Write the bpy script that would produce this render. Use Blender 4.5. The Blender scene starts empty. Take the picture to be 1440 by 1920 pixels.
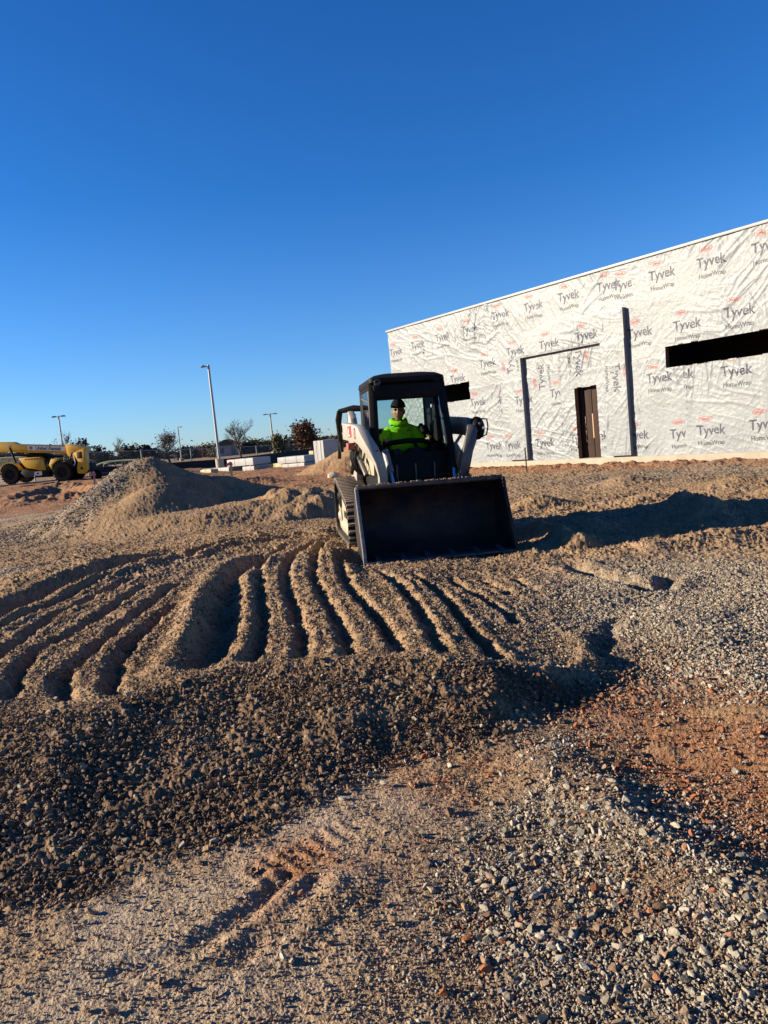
import bpy, bmesh, math, random
import numpy as np
from mathutils import Vector, Matrix, Euler

# ---------------------------------------------------------------- camera, sky, sun, exposure
scene = bpy.context.scene
C = scene.collection
FPX, PW, PH, EYE = 1442.0, 1440.0, 1920.0, 1.6
ROLL, PITCH = 0.097, math.atan(142 / 1442.0)
fw = np.array([0, math.cos(PITCH), -math.sin(PITCH)])
r0 = np.array([1.0, 0, 0]); u0 = np.cross(r0, fw)
rt = r0 * math.cos(ROLL) - u0 * math.sin(ROLL)
up = u0 * math.cos(ROLL) + r0 * math.sin(ROLL)
cd = bpy.data.cameras.new('camera'); cam = bpy.data.objects.new('camera', cd); C.objects.link(cam)
cd.sensor_fit = 'VERTICAL'; cd.sensor_height = 36; cd.lens = 36 * FPX / PH
cd.clip_start = 0.05; cd.clip_end = 8000
cam.matrix_world = Matrix(((rt[0], up[0], -fw[0], 0), (rt[1], up[1], -fw[1], 0), (rt[2], up[2], -fw[2], EYE), (0, 0, 0, 1)))
scene.camera = cam

SUN_EL, SUN_AZ = math.radians(17.5), math.radians(3)     # azimuth: from -X turned towards +Y
sdir = Vector((-math.cos(SUN_AZ) * math.cos(SUN_EL), math.sin(SUN_AZ) * math.cos(SUN_EL), math.sin(SUN_EL)))
world = bpy.data.worlds.new('World'); scene.world = world; world.use_nodes = True
wn = world.node_tree; bg = wn.nodes['Background']
sky = wn.nodes.new('ShaderNodeTexSky'); sky.sky_type = 'NISHITA'; sky.sun_disc = False
sky.sun_elevation = SUN_EL; sky.sun_rotation = math.atan2(sdir.x, sdir.y)
sky.altitude = 0; sky.air_density = 1.0; sky.dust_density = 0.1; sky.ozone_density = 4.0
_tc = wn.nodes.new('ShaderNodeTexCoord'); _sp = wn.nodes.new('ShaderNodeSeparateXYZ'); wn.links.new(_tc.outputs['Generated'], _sp.inputs[0])
_rp = wn.nodes.new('ShaderNodeValToRGB'); wn.links.new(_sp.outputs['Z'], _rp.inputs['Fac'])
_e = _rp.color_ramp.elements; _e.new(.12); _e.new(.3)
for _k, (_p, _c) in enumerate(((0., (.78, 1.05, 1.55)), (.12, (.54, .93, 1.42)), (.3, (.25, .76, 1.32)), (.75, (.115, .61, 1.21)))): _e[_k].position = _p; _e[_k].color = (*_c, 1)
_mx = wn.nodes.new('ShaderNodeMix'); _mx.data_type = 'RGBA'; _mx.blend_type = 'MULTIPLY'; _mx.inputs[0].default_value = 1.0
wn.links.new(sky.outputs[0], _mx.inputs[6]); wn.links.new(_rp.outputs['Color'], _mx.inputs[7])
_dt = wn.nodes.new('ShaderNodeVectorMath'); _dt.operation = 'DOT_PRODUCT'; wn.links.new(_tc.outputs['Generated'], _dt.inputs[0]); _dt.inputs[1].default_value = tuple(sdir)
_r2 = wn.nodes.new('ShaderNodeMapRange'); wn.links.new(_dt.outputs['Value'], _r2.inputs['Value']); _r2.inputs['From Min'].default_value = .55; _r2.inputs['From Max'].default_value = 1.; _r2.inputs['To Min'].default_value = 1.; _r2.inputs['To Max'].default_value = .45
_vm = wn.nodes.new('ShaderNodeVectorMath'); _vm.operation = 'SCALE'; wn.links.new(_mx.outputs[2], _vm.inputs[0]); wn.links.new(_r2.outputs[0], _vm.inputs['Scale'])
wn.links.new(_vm.outputs[0], bg.inputs[0]); bg.inputs[1].default_value = 0.050
sl = bpy.data.lights.new('sun', 'SUN'); so = bpy.data.objects.new('sun', sl); C.objects.link(so)
sl.energy = 5.0; sl.angle = math.radians(0.5); sl.color = (1.0, 0.86, 0.67)
so.rotation_euler = sdir.to_track_quat('Z', 'Y').to_euler(); so.location = sdir * 60
scene.view_settings.view_transform = 'Standard'; scene.view_settings.look = 'None'
scene.view_settings.exposure = 1.35; scene.view_settings.gamma = 1; scene.view_settings.use_curve_mapping = False
scene.cycles.max_bounces = 6

def ray(px, py):
    return fw * FPX + rt * (px - PW / 2) - up * (py - PH / 2)
def at(px, py, z=0.0):
    d = ray(px, py); t = (z - EYE) / d[2]; return np.array([d[0] * t, d[1] * t, z])
def aty(px, py, Y):
    d = ray(px, py); t = Y / d[1]; return np.array([d[0] * t, Y, EYE + d[2] * t])

# ---------------------------------------------------------------- materials
def nt(name):
    m = bpy.data.materials.new(name); m.use_nodes = True
    return m, m.node_tree.nodes, m.node_tree.links, m.node_tree.nodes['Principled BSDF']
def mat(name, col, rough=0.6, metal=0.0, var=0.0, vscale=6.0, col2=None, bump=0.0, bscale=40.0, spec=0.5, trans=0.0, coat=0.0, emis=None):
    """Plain surface with optional mottling (dirt / wear) between two colours."""
    m, N, L, P = nt(name)
    P.inputs['Base Color'].default_value = (*col, 1); P.inputs['Roughness'].default_value = rough
    P.inputs['Metallic'].default_value = metal; P.inputs['Specular IOR Level'].default_value = spec
    P.inputs['Transmission Weight'].default_value = trans; P.inputs['Coat Weight'].default_value = coat
    tc = N.new('ShaderNodeTexCoord')
    if col2 is not None:
        n = N.new('ShaderNodeTexNoise'); n.inputs['Scale'].default_value = vscale; n.inputs['Detail'].default_value = 8
        n.inputs['Roughness'].default_value = 0.65
        L.new(tc.outputs['Object'], n.inputs['Vector'])
        r = N.new('ShaderNodeValToRGB'); r.color_ramp.elements[0].position = 0.5 - 0.12; r.color_ramp.elements[1].position = 0.5 + 0.12 + (0.5 - var) * 0.4
        r.color_ramp.elements[0].color = (*col, 1); r.color_ramp.elements[1].color = (*col2, 1)
        L.new(n.outputs['Fac'], r.inputs['Fac']); L.new(r.outputs['Color'], P.inputs['Base Color'])
    if bump:
        b = N.new('ShaderNodeBump'); b.inputs['Strength'].default_value = bump; b.inputs['Distance'].default_value = 0.01
        n2 = N.new('ShaderNodeTexNoise'); n2.inputs['Scale'].default_value = bscale; n2.inputs['Detail'].default_value = 6
        L.new(tc.outputs['Object'], n2.inputs['Vector']); L.new(n2.outputs['Fac'], b.inputs['Height'])
        L.new(b.outputs['Normal'], P.inputs['Normal'])
    return m

MAT = {}
def M(name, *a, **k):
    if name not in MAT: MAT[name] = mat(name, *a, **k)
    return MAT[name]

# ---------------------------------------------------------------- mesh helpers
def empty(name, loc=(0, 0, 0), rot=(0, 0, 0), label=None, cat=None, group=None, kind=None):
    o = bpy.data.objects.new(name, None); C.objects.link(o); o.location = loc; o.rotation_euler = rot
    tag(o, label, cat, group, kind); return o
def tag(o, label=None, cat=None, group=None, kind=None):
    if label: o['label'] = label
    if cat: o['category'] = cat
    if group: o['group'] = group
    if kind: o['kind'] = kind
    return o
def npmesh(name, v, f, m=None, parent=None, smooth=True):
    """mesh object from numpy arrays; f is (n,3) or (n,4)"""
    me = bpy.data.meshes.new(name); v = np.asarray(v, np.float32); f = np.asarray(f, np.int32)
    k = f.shape[1]; me.vertices.add(len(v)); me.vertices.foreach_set('co', v.ravel())
    me.loops.add(f.size); me.loops.foreach_set('vertex_index', f.ravel())
    me.polygons.add(len(f)); me.polygons.foreach_set('loop_start', np.arange(0, f.size, k, dtype=np.int32))
    me.polygons.foreach_set('use_smooth', np.full(len(f), smooth, bool))
    me.update(calc_edges=True); me.validate()
    o = bpy.data.objects.new(name, me); C.objects.link(o); o.parent = parent
    if m: me.materials.append(m)
    return o
class MB:
    """collects shapes; build() links them as one mesh object"""
    def __init__(s): s.v = []; s.f = []
    def add(s, vs, fs):
        o = len(s.v); s.v += [tuple(map(float, p)) for p in vs]; s.f += [tuple(i + o for i in q) for q in fs]; return s
    def box(s, c, d, rot=None):
        x, y, z = d[0] / 2, d[1] / 2, d[2] / 2
        vs = [Vector(p) for p in ((-x, -y, -z), (x, -y, -z), (x, y, -z), (-x, y, -z), (-x, -y, z), (x, -y, z), (x, y, z), (-x, y, z))]
        if rot is not None:
            R = Euler(rot).to_matrix() if not isinstance(rot, Matrix) else rot
            vs = [R @ p for p in vs]
        return s.add([p + Vector(c) for p in vs], [(0, 3, 2, 1), (4, 5, 6, 7), (0, 1, 5, 4), (1, 2, 6, 5), (2, 3, 7, 6), (3, 0, 4, 7)])
    def prism(s, poly, axis, a, b):
        """extrude a 2-D polygon along axis ('x','y','z') between a and b"""
        def P(p, t):
            return {'x': (t, p[0], p[1]), 'y': (p[0], t, p[1]), 'z': (p[0], p[1], t)}[axis]
        n = len(poly)
        ar = sum(poly[i][0] * poly[(i + 1) % n][1] - poly[(i + 1) % n][0] * poly[i][1] for i in range(n))
        if (ar < 0) != (axis == 'y'): poly = poly[::-1]
        if a > b: a, b = b, a
        return s.add([P(p, a) for p in poly] + [P(p, b) for p in poly],
                     [tuple(range(n))[::-1], tuple(range(n, 2 * n))] + [(i, (i + 1) % n, (i + 1) % n + n, i + n) for i in range(n)])
    def tube(s, pts, r, n=10, caps=True):
        pts = [Vector(p) for p in pts]; k = len(pts)
        rs = list(r) if hasattr(r, '__len__') else [r] * k
        vs = []; prev = None
        for i, p in enumerate(pts):
            t = (pts[min(i + 1, k - 1)] - pts[max(i - 1, 0)]).normalized()
            if prev is None:
                a = t.orthogonal().normalized()
            else:
                a = (prev - t * prev.dot(t)); a = a.normalized() if a.length > 1e-6 else t.orthogonal().normalized()
            prev = a; b = t.cross(a)
            for j in range(n):
                th = 2 * math.pi * j / n; vs.append(p + (a * math.cos(th) + b * math.sin(th)) * rs[i])
        fs = [(i * n + j, i * n + (j + 1) % n, (i + 1) * n + (j + 1) % n, (i + 1) * n + j) for i in range(k - 1) for j in range(n)]
        if caps: fs += [tuple(range(n))[::-1], tuple((k - 1) * n + j for j in range(n))]
        return s.add(vs, fs)
    def cyl(s, p0, p1, r, r2=None, n=16): return s.tube([p0, p1], [r, r if r2 is None else r2], n)
    def lathe(s, prof, c, axis='x', n=28):
        """prof: list of (radius, offset along axis)"""
        vs = []; c = Vector(c)
        for (r, t) in prof:
            for j in range(n):
                a = 2 * math.pi * j / n; u, w = r * math.cos(a), r * math.sin(a)
                vs.append(c + Vector({'x': (t, u, w), 'y': (w, t, u), 'z': (u, w, t)}[axis]))
        k = len(prof)
        fs = [(i * n + j, i * n + (j + 1) % n, (i + 1) * n + (j + 1) % n, (i + 1) * n + j) for i in range(k - 1) for j in range(n)]
        if prof[0] != prof[-1]: fs += [tuple(range(n))[::-1], tuple((k - 1) * n + j for j in range(n))]
        return s.add(vs, fs)
    def ball(s, c, r, n=12, m=8):
        r = r if hasattr(r, '__len__') else (r, r, r); vs = [(c[0], c[1], c[2] - r[2])]
        for i in range(1, m):
            a = -math.pi / 2 + math.pi * i / m
            for j in range(n):
                b = 2 * math.pi * j / n
                vs.append((c[0] + r[0] * math.cos(a) * math.cos(b), c[1] + r[1] * math.cos(a) * math.sin(b), c[2] + r[2] * math.sin(a)))
        vs.append((c[0], c[1], c[2] + r[2])); T = len(vs) - 1
        fs = [(0, 1 + (j + 1) % n, 1 + j) for j in range(n)]
        for i in range(m - 2):
            fs += [(1 + i * n + j, 1 + i * n + (j + 1) % n, 1 + (i + 1) * n + (j + 1) % n, 1 + (i + 1) * n + j) for j in range(n)]
        fs += [(1 + (m - 2) * n + j, 1 + (m - 2) * n + (j + 1) % n, T) for j in range(n)]
        return s.add(vs, fs)
    def build(s, name, m, parent=None, bevel=0.0, seg=2, smooth=35):
        me = bpy.data.meshes.new(name); bm = bmesh.new()
        vv = [bm.verts.new(p) for p in s.v]
        for q in s.f:
            try: bm.faces.new([vv[i] for i in q])
            except ValueError: pass
        bmesh.ops.recalc_face_normals(bm, faces=bm.faces[:])
        if bevel > 0:
            es = [e for e in bm.edges if e.is_manifold and e.calc_face_angle(0) > math.radians(28)]
            bmesh.ops.bevel(bm, geom=es, offset=bevel, segments=seg, affect='EDGES', profile=0.5, clamp_overlap=True)
        for fc in bm.faces: fc.smooth = True
        for e in bm.edges:
            if e.is_manifold and e.calc_face_angle(0) > math.radians(smooth): e.smooth = False
        bm.to_mesh(me); bm.free()
        o = bpy.data.objects.new(name, me); C.objects.link(o); o.parent = parent
        if m: me.materials.append(m)
        return o
def boxpart(name, m, parent, c, d, rot=None, bevel=0.01):
    return MB().box(c, d, rot).build(name, m, parent, bevel)
def copy_tree(o, parent=None, keep=('group',)):
    c = o.copy(); C.objects.link(c); c.parent = parent
    for ch in [q for q in o.children]: copy_tree(ch, c)
    return c
_fonts = {}
def text_mesh(txt, size, bold=0.0, shear=0.0, spacing=1.0):
    """filled lettering as (verts, tris) lying in the XY plane, origin at the left of the baseline"""
    cu = bpy.data.curves.new('t', 'FONT'); cu.body = txt; cu.size = size; cu.offset = bold; cu.shear = shear
    cu.space_character = spacing; cu.resolution_u = 3; cu.fill_mode = 'FRONT'
    o = bpy.data.objects.new('t', cu); C.objects.link(o)
    dg = bpy.context.evaluated_depsgraph_get(); dg.update()
    me = bpy.data.meshes.new_from_object(o.evaluated_get(dg)); me.calc_loop_triangles()
    v = np.array([tuple(p.co) for p in me.vertices]); f = np.array([tuple(t.vertices) for t in me.loop_triangles])
    bpy.data.objects.remove(o); bpy.data.curves.remove(cu); bpy.data.meshes.remove(me)
    return v, f
def text_part(name, txt, size, m, parent, origin, ux, uy, bold=0.0, shear=0.0, spacing=1.0, thick=0.003):
    """raised/printed lettering: origin, ux (reading direction) and uy (up) in the parent's space"""
    v, f = text_mesh(txt, size, bold, shear, spacing)
    o, ux, uy = Vector(origin), Vector(ux).normalized(), Vector(uy).normalized()
    nrm = ux.cross(uy)
    P = [o + ux * p[0] + uy * p[1] + nrm * thick for p in v]
    return npmesh(name, [tuple(p) for p in P], f, m, parent, smooth=False)

# ---------------------------------------------------------------- vector noise
def hsh(i, j, seed):
    h = (i.astype(np.int64) * 374761393 + j.astype(np.int64) * 668265263 + seed * 144665) & 0xFFFFFFFF
    h = ((h ^ (h >> 13)) * 1274126177) & 0xFFFFFFFF
    h = ((h ^ (h >> 16)) * 2246822519) & 0xFFFFFFFF
    return ((h ^ (h >> 15)) & 0xFFFFFF) / float(0x1000000)
def noise(x, y, seed=0):
    xi, yi = np.floor(x), np.floor(y); fx, fy = x - xi, y - yi
    xi = xi.astype(np.int64); yi = yi.astype(np.int64)
    ux = fx * fx * fx * (fx * (fx * 6 - 15) + 10); uy = fy * fy * fy * (fy * (fy * 6 - 15) + 10)
    def g(i, j, dx, dy):
        a = hsh(i, j, seed) * 6.2831853; return np.cos(a) * dx + np.sin(a) * dy
    a = g(xi, yi, fx, fy); b = g(xi + 1, yi, fx - 1, fy); c = g(xi, yi + 1, fx, fy - 1); d = g(xi + 1, yi + 1, fx - 1, fy - 1)
    return (a + (b - a) * ux + (c - a) * uy + (a - b - c + d) * ux * uy) * 1.5
def fbm(x, y, seed=0, octs=4, gain=0.5):
    s = 0; a = 1.0
    for k in range(octs):
        s = s + a * noise(x * 2 ** k, y * 2 ** k, seed + k * 17); a *= gain
    return s
def pebbles(x, y, cell, seed, dens=0.8, rmin=0.25, rmax=0.5):
    """height (in cells) of round-ish lumps scattered one per cell, and a random id of the top lump"""
    X, Y = x / cell, y / cell; xi = np.floor(X).astype(np.int64); yi = np.floor(Y).astype(np.int64)
    h = np.zeros_like(X); idm = np.zeros_like(X)
    for di in (-1, 0, 1):
        for dj in (-1, 0, 1):
            i, j = xi + di, yi + dj
            px = i + hsh(i, j, seed); py = j + hsh(i, j, seed + 1); k = hsh(i, j, seed + 2)
            R = rmin + (rmax - rmin) * k; a = hsh(i, j, seed + 3) * 3.14; ca, sa = np.cos(a), np.sin(a)
            dx, dy = X - px, Y - py
            u = (dx * ca + dy * sa) / R; v = (-dx * sa + dy * ca) / (R * 0.7)
            q = 1 - np.minimum(u * u + v * v, 1)
            hh = np.sqrt(q) * R * 0.8 * (hsh(i, j, seed + 4) < dens)
            idm = np.where(hh > h, k, idm); h = np.maximum(h, hh)
    return h * cell, idm
def sstep(a, b, x):
    t = np.clip((x - a) / (b - a), 0, 1); return t * t * (3 - 2 * t)
def seg_field(x, y, pts, reach, want_t=False):
    """signed distance to a polyline (positive on the left of travel) and parameter 0..1, only near it"""
    pts = np.asarray(pts, float)[:, :2]
    best = np.full(x.shape, reach * 2.0); sgn = np.ones(x.shape); tt = np.zeros(x.shape)
    L = np.concatenate([[0], np.cumsum(np.hypot(*np.diff(pts, axis=0).T))])
    for k in range(len(pts) - 1):
        a, b = pts[k], pts[k + 1]; d = b - a; l2 = d @ d
        lo, hi = np.minimum(a, b) - reach, np.maximum(a, b) + reach
        m = np.nonzero((x > lo[0]) & (x < hi[0]) & (y > lo[1]) & (y < hi[1]))
        if len(m[0]) == 0: continue
        qx, qy = x[m] - a[0], y[m] - a[1]; t = np.clip((qx * d[0] + qy * d[1]) / l2, 0, 1)
        ex, ey = qx - t * d[0], qy - t * d[1]; dist = np.hypot(ex, ey)
        bb = best[m]; better = dist < bb
        bb[better] = dist[better]; best[m] = bb
        s = sgn[m]; s[better] = np.sign(d[0] * qy - d[1] * qx)[better]; sgn[m] = s
        q = tt[m]; q[better] = ((L[k] + t * math.sqrt(l2)) / L[-1])[better]; tt[m] = q
    return best, sgn, tt
# ---------------------------------------------------------------- ground: one sheet, finer near the viewer, out to the horizon
def cr(pts, n=6):
    """smooth a polyline"""
    P = [np.asarray(p, float)[:2] for p in pts]; P = [2 * P[0] - P[1]] + P + [2 * P[-1] - P[-2]]; out = []
    for i in range(1, len(P) - 2):
        for k in range(n):
            t = k / n; a, b, c, d = P[i - 1], P[i], P[i + 1], P[i + 2]
            out.append(0.5 * (2 * b + (c - a) * t + (2 * a - 5 * b + 4 * c - d) * t * t + (3 * b - a - 3 * c + d) * t ** 3))
    out.append(P[-2]); return out
def pl(z, *pts): return cr([at(px, py, z) for px, py in pts])
ZP = 0.20
# furrows left by the loader's teeth and tracks (photo traces laid on the ground plane): path, half width, depth, lip
FURROWS = [
 (pl(ZP, (506, 1036), (470, 1054), (440, 1075), (424, 1105), (412, 1165), (392, 1215), (358, 1272)), 0.139, .13, .045),
 (pl(ZP, (540, 1020), (506, 1040), (486, 1066), (486, 1111), (489, 1167), (484, 1212), (467, 1256)), 0.056, .085, .012),
 (pl(ZP, (600, 1010), (559, 1032), (538, 1060), (537, 1092), (551, 1137), (566, 1182), (565, 1246)), 0.056, .08, .012),
 (pl(ZP, (612, 1010), (592, 1036), (589, 1075), (607, 1119), (630, 1156), (646, 1190), (656, 1246)), 0.053, .08, .012),
 (pl(ZP, (632, 1030), (640, 1062), (650, 1090), (680, 1124), (716, 1167), (740, 1205), (752, 1244)), 0.053, .085, .012),
 (pl(ZP, (700, 1050), (726, 1070), (750, 1092), (775, 1128), (799, 1164), (817, 1201), (834, 1242)), 0.050, .07, .018),
 (pl(ZP, (770, 1060), (795, 1076), (817, 1092), (846, 1130), (877, 1164), (904, 1197), (936, 1242)), 0.050, .075, .018),
 (pl(ZP, (840, 1060), (866, 1078), (892, 1098), (930, 1122), (968, 1150)), 0.046, .05, .015),
 (pl(ZP, (895, 1058), (925, 1074), (955, 1094)), 0.046, .05, .015),
 (pl(ZP, (960, 1055), (985, 1072), (1010, 1088)), 0.046, .04, .01),
 (pl(.12, (-60, 1200), (0, 1168), (77, 1137), (133, 1118), (200, 1098), (290, 1068), (344, 1054)), 0.164, .15, .05),
 (pl(.12, (-60, 1225), (0, 1200), (50, 1174), (100, 1154), (167, 1124), (207, 1107), (250, 1092)), 0.059, .065, .02),
 (pl(.14, (-60, 1290), (0, 1243), (40, 1213), (100, 1173), (150, 1150), (200, 1127), (253, 1103)), 0.059, .08, .012),
 (pl(.16, (22, 1342), (28, 1307), (40, 1263), (67, 1233), (113, 1207), (167, 1177), (217, 1147), (283, 1107)), 0.059, .085, .012),
 (pl(.17, (140, 1342), (115, 1307), (124, 1273), (150, 1247), (187, 1217), (233, 1177), (283, 1137), (337, 1100)), 0.056, .085, .012),
 (pl(.18, (238, 1326), (213, 1307), (213, 1267), (227, 1237), (250, 1207), (293, 1167), (333, 1133)), 0.056, .085, .012),
 (pl(ZP, (344, 1054), (372, 1038), (422, 1024), (482, 1016), (520, 1008)), 0.098, .07, .05),
 (pl(.1, (1061, 1045), (1125, 1062), (1192, 1080), (1226, 1092), (1256, 1066)), 0.115, .10, .03),
 (pl(.05, (1150, 1160), (1135, 1200), (1122, 1240)), 0.066, .05, .0),
 (pl(.02, (200, 1830), (330, 1800), (430, 1740), (560, 1640)), 0.040, .014, .008),
 (pl(.02, (430, 1800), (500, 1770), (560, 1720), (620, 1650)), 0.05, .010, .006),
]
# windrows / ridges: path, half width, height, asymmetry not needed
RIDGES = [
 (pl(.08, (1000, 1395), (1090, 1470), (1190, 1550), (1300, 1620), (1440, 1695), (1560, 1760)), .20, .06),
 (pl(.25, (430, 1070), (395, 1105), (365, 1150), (345, 1205), (335, 1262)), .14, .085),
 (pl(.1, (1080, 1180), (1095, 1212), (1100, 1250)), .08, .045),
 (pl(.10, (1190, 1020), (1290, 1010), (1400, 995), (1500, 985)), .30, .10),
 (pl(.15, (990, 985), (1060, 1000), (1100, 1010)), .20, .16),
 (pl(.05, (1230, 1140), (1330, 1230), (1440, 1300), (1540, 1360)), .30, .05),
 (pl(.0, (700, 1640), (640, 1680), (560, 1740), (500, 1790)), .08, .012),
 (pl(.0, (0, 945), (120, 925), (250, 925)), .8, .45),
 (pl(.3, (500, 945), (560, 935), (610, 945)), .9, .35),
]
def cone(x, y, cx, cy, h, sx, sy, ang=0.0, top=0.15):
    c, s = math.cos(ang), math.sin(ang); dx, dy = x - cx, y - cy
    u, v = (dx * c + dy * s) / sx, (-dx * s + dy * c) / sy
    r = np.sqrt(u * u + v * v + top * top) - top
    return h * np.maximum(1 - r, 0)
def smax(a, b, k=0.12):
    h = np.clip(0.5 + 0.5 * (a - b) / k, 0, 1); return b * (1 - h) + a * h + k * h * (1 - h)
CREST = np.array([at(*p, .27)[:2] for p in ((-200, 1350), (0, 1345), (150, 1345), (230, 1322), (360, 1275), (480, 1250), (640, 1244), (760, 1244), (900, 1240), (1040, 1225), (1120, 1200))])
FOOT = np.array([at(*p, 0.)[:2] for p in ((-200, 1790), (0, 1735), (150, 1690), (260, 1640), (480, 1580), (640, 1500), (740, 1440), (900, 1425), (1080, 1345), (1180, 1300))])
PKX, PKY = aty(290, 868, 20.0)[:2]

def macro(x, y):
    h = np.zeros(x.shape); r = np.hypot(x, y)
    # spread soil: a low platform the loader is back-dragging
    cy = np.interp(x, CREST[:, 0], CREST[:, 1]); fy = np.interp(x, FOOT[:, 0], FOOT[:, 1])
    wob = 0.10 * noise(x * 1.7, y * 1.7, 5) + 0.05 * noise(x * 5, y * 5, 6)
    t = np.clip((y + wob - fy) / (cy - fy), 0, 1.0)
    plat = 0.27 * (t * 0.65 + 0.35 * t * t * (3 - 2 * t)) - 0.07 * sstep(0.0, 1.2, y - cy) * (t >= 1)
    xr = np.interp(y, [3.5, 4.4, 4.9, 5.9, 7, 8, 9.3, 12, 14], [1.0, 1.05, 1.15, 1.0, 1.35, 1.75, 2.1, 2.3, 2.3])
    xr = xr + 0.08 * noise(x * 2, y * 2, 8)
    plat = plat * sstep(xr + 0.75, xr - 0.25, x) * sstep(16, 12, y) * (1 - .5 * sstep(5.6, 7.5, y) * sstep(-.5, .8, x))
    xl = np.interp(y, [3, 6, 9, 12], [-4.5, -4.8, -5.0, -3.8])
    plat = plat * (0.35 + 0.65 * sstep(xl - 1.2, xl + 0.8, x))
    plat = plat * (1 - .55 * sstep(.15, 1.15, x))
    h = np.maximum(h, plat)
    # left shoulder of loose gravel above the ruts
    h = h + 0.16 * np.exp(-((x + 3.9) / 1.3) ** 2 - ((y - 9.6) / 1.3) ** 2) + 0.12 * np.exp(-((x + 5.9) / 0.9) ** 2 - ((y - 11.2) / .9) ** 2)
    # sand and gravel stockpile, two tips and a front apron
    wx = x + 0.25 * noise(x * .8, y * .8, 21) + .06 * noise(x * 3, y * 3, 22); wy = y + 0.25 * noise(x * .8 + 7, y * .8, 23)
    p1 = cone(wx, wy, PKX - 0.25, PKY, 1.62, 2.8, 3.2, top=.12)
    p1b = cone(wx, wy, PKX + 1.2, PKY + .4, 1.0, 2.9, 2.4, 0.0, .2)
    p2 = cone(wx, wy, PKX + 0.55, PKY - 1.7, 0.98, 2.1, 1.7, 0.3, .15)
    ap = 0.40 * np.exp(-(((x - PKX - 1.5) / 2.2) ** 2 + ((y - PKY + 3.2) / 1.0) ** 2) ** 1.3)
    ap2 = 0.28 * np.exp(-(((x - PKX - 3.4) / 1.5) ** 2 + ((y - PKY + 2.2) / 1.2) ** 2) ** 1.3)
    pile = smax(smax(smax(p1, p1b, .1), p2, .08), ap + ap2, .1) - 0.02
    h = smax(h, pile, 0.06)
    # heaps farther back: brown spoil behind the loader, a small red one, red spoil by the trench on the left
    a = aty(655, 838, 40.0); h = np.maximum(h, cone(wx, wy, a[0] + .6, 40, 1.35, 2.9, 3.0, top=.25))
    a = aty(478, 905, 33.5); h = np.maximum(h, cone(wx, wy, a[0], 33.5, 0.42, 1.5, 1.0, top=.3))
    a = aty(120, 925, 36.0); h = np.maximum(h, (0.30 + .2 * noise(x * .7, y * .7, 31) + .12 * noise(x * 2.2, y * 2.2, 32) + .06 * noise(x * 5, y * 5, 33)) * np.exp(-((x - a[0]) / 5.0) ** 2 - ((y - 36.0) / 1.6) ** 2))
    for px, py, hh, w in ((1100, 985, .16, .35), (1290, 955, .14, .5), (1165, 903, .22, .55), (1010, 945, .18, .45), (1230, 935, .15, .6), (1380, 905, .18, .8), (1300, 960, .18, .7)):
        a = at(px, py, 0.1); h = h + hh * np.exp(-((x - a[0]) / w) ** 2 - ((y - a[1]) / (w * .9)) ** 2)
    # soil banked along the foundation of the building
    s = (x - 10.90) * -0.5657 + (y - 21.56) * 0.8246; d = (x - 10.90) * -0.8246 + (y - 21.56) * -0.5657
    h = h + (0.09 + .08 * noise(x * 1.5, y * 1.5, 41) + .05 * noise(x * 4, y * 4, 42)) * np.exp(-((d - 2.2) / .9) ** 2) * sstep(19.5, 17.5, s) * sstep(-8, -4, s)
    h = h - .17 * sstep(2.6, .9, d) * sstep(-1, 0, d) * sstep(19.5, 18, s) * sstep(-8, -4, s)
    # land beyond
    h = h + 0.62 * sstep(-10, -17, x) * sstep(44, 54, y) + 0.0 * y
    # broad unevenness
    amp = sstep(0.5, 6, r) * 0.035 + sstep(8, 20, r) * 0.03
    h = h + amp * (noise(x * .45, y * .45, 51) + .6 * noise(x * 1.1, y * 1.1, 52)) * sstep(160, 60, r)
    h = h + (.06 * noise(x * 1.9, y * 2.4, 55) + .03 * noise(x * 5, y * 5, 56)) * np.exp(-((x - 4.6) / 3.2) ** 4 - ((y - 10.8) / 2.4) ** 4)
    # ridges and furrows
    wxx = x + 0.03 * noise(x * 4, y * 4, 61) + .016 * noise(x * 13, y * 13, 65); wyy = y + 0.03 * noise(x * 4, y * 4, 62) + .016 * noise(x * 13, y * 13, 66)
    for pts, w, hh in RIDGES:
        D, S, T = seg_field(wxx, wyy, pts, w * 3)
        e = np.minimum(T / .12, 1) * np.minimum((1 - T) / .12, 1)
        h = h + hh * np.exp(-(D / w) ** 2) * np.sqrt(np.clip(e, 0, 1)) * (1 + .25 * noise(x * 3, y * 3, 63))
    for pts, w, dp, lip in FURROWS:
        D, S, T = seg_field(wxx, wyy, pts, w * 4)
        e = np.sqrt(np.clip(np.minimum(T / .10, 1) * np.minimum((1 - T) / .05, 1), 0, 1))
        prof = -dp * np.exp(-(D / w) ** 2) + lip * np.exp(-((D - 1.7 * w) / (.8 * w)) ** 2)
        h = h + prof * e * (1 + .2 * noise(x * 4, y * 4, 64))
    # the ground the loader stands on
    lx, ly = (x - .64) * math.cos(.136) + (y - 9.096) * math.sin(.136), -(x - .64) * math.sin(.136) + (y - 9.096) * math.cos(.136)
    m = sstep(1.25, .98, np.abs(lx)) * sstep(-1.6, -.1, ly) * sstep(3.9, 3.2, ly)
    pad = .085 - .06 * sstep(-.05, .08, ly) * sstep(.95, .8, ly) - .025 * lx + .03 * sstep(.3, 1.0, ly) * sstep(.5, .7, np.abs(lx))
    return h * (1 - m) + np.minimum(h, pad) * m
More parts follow.
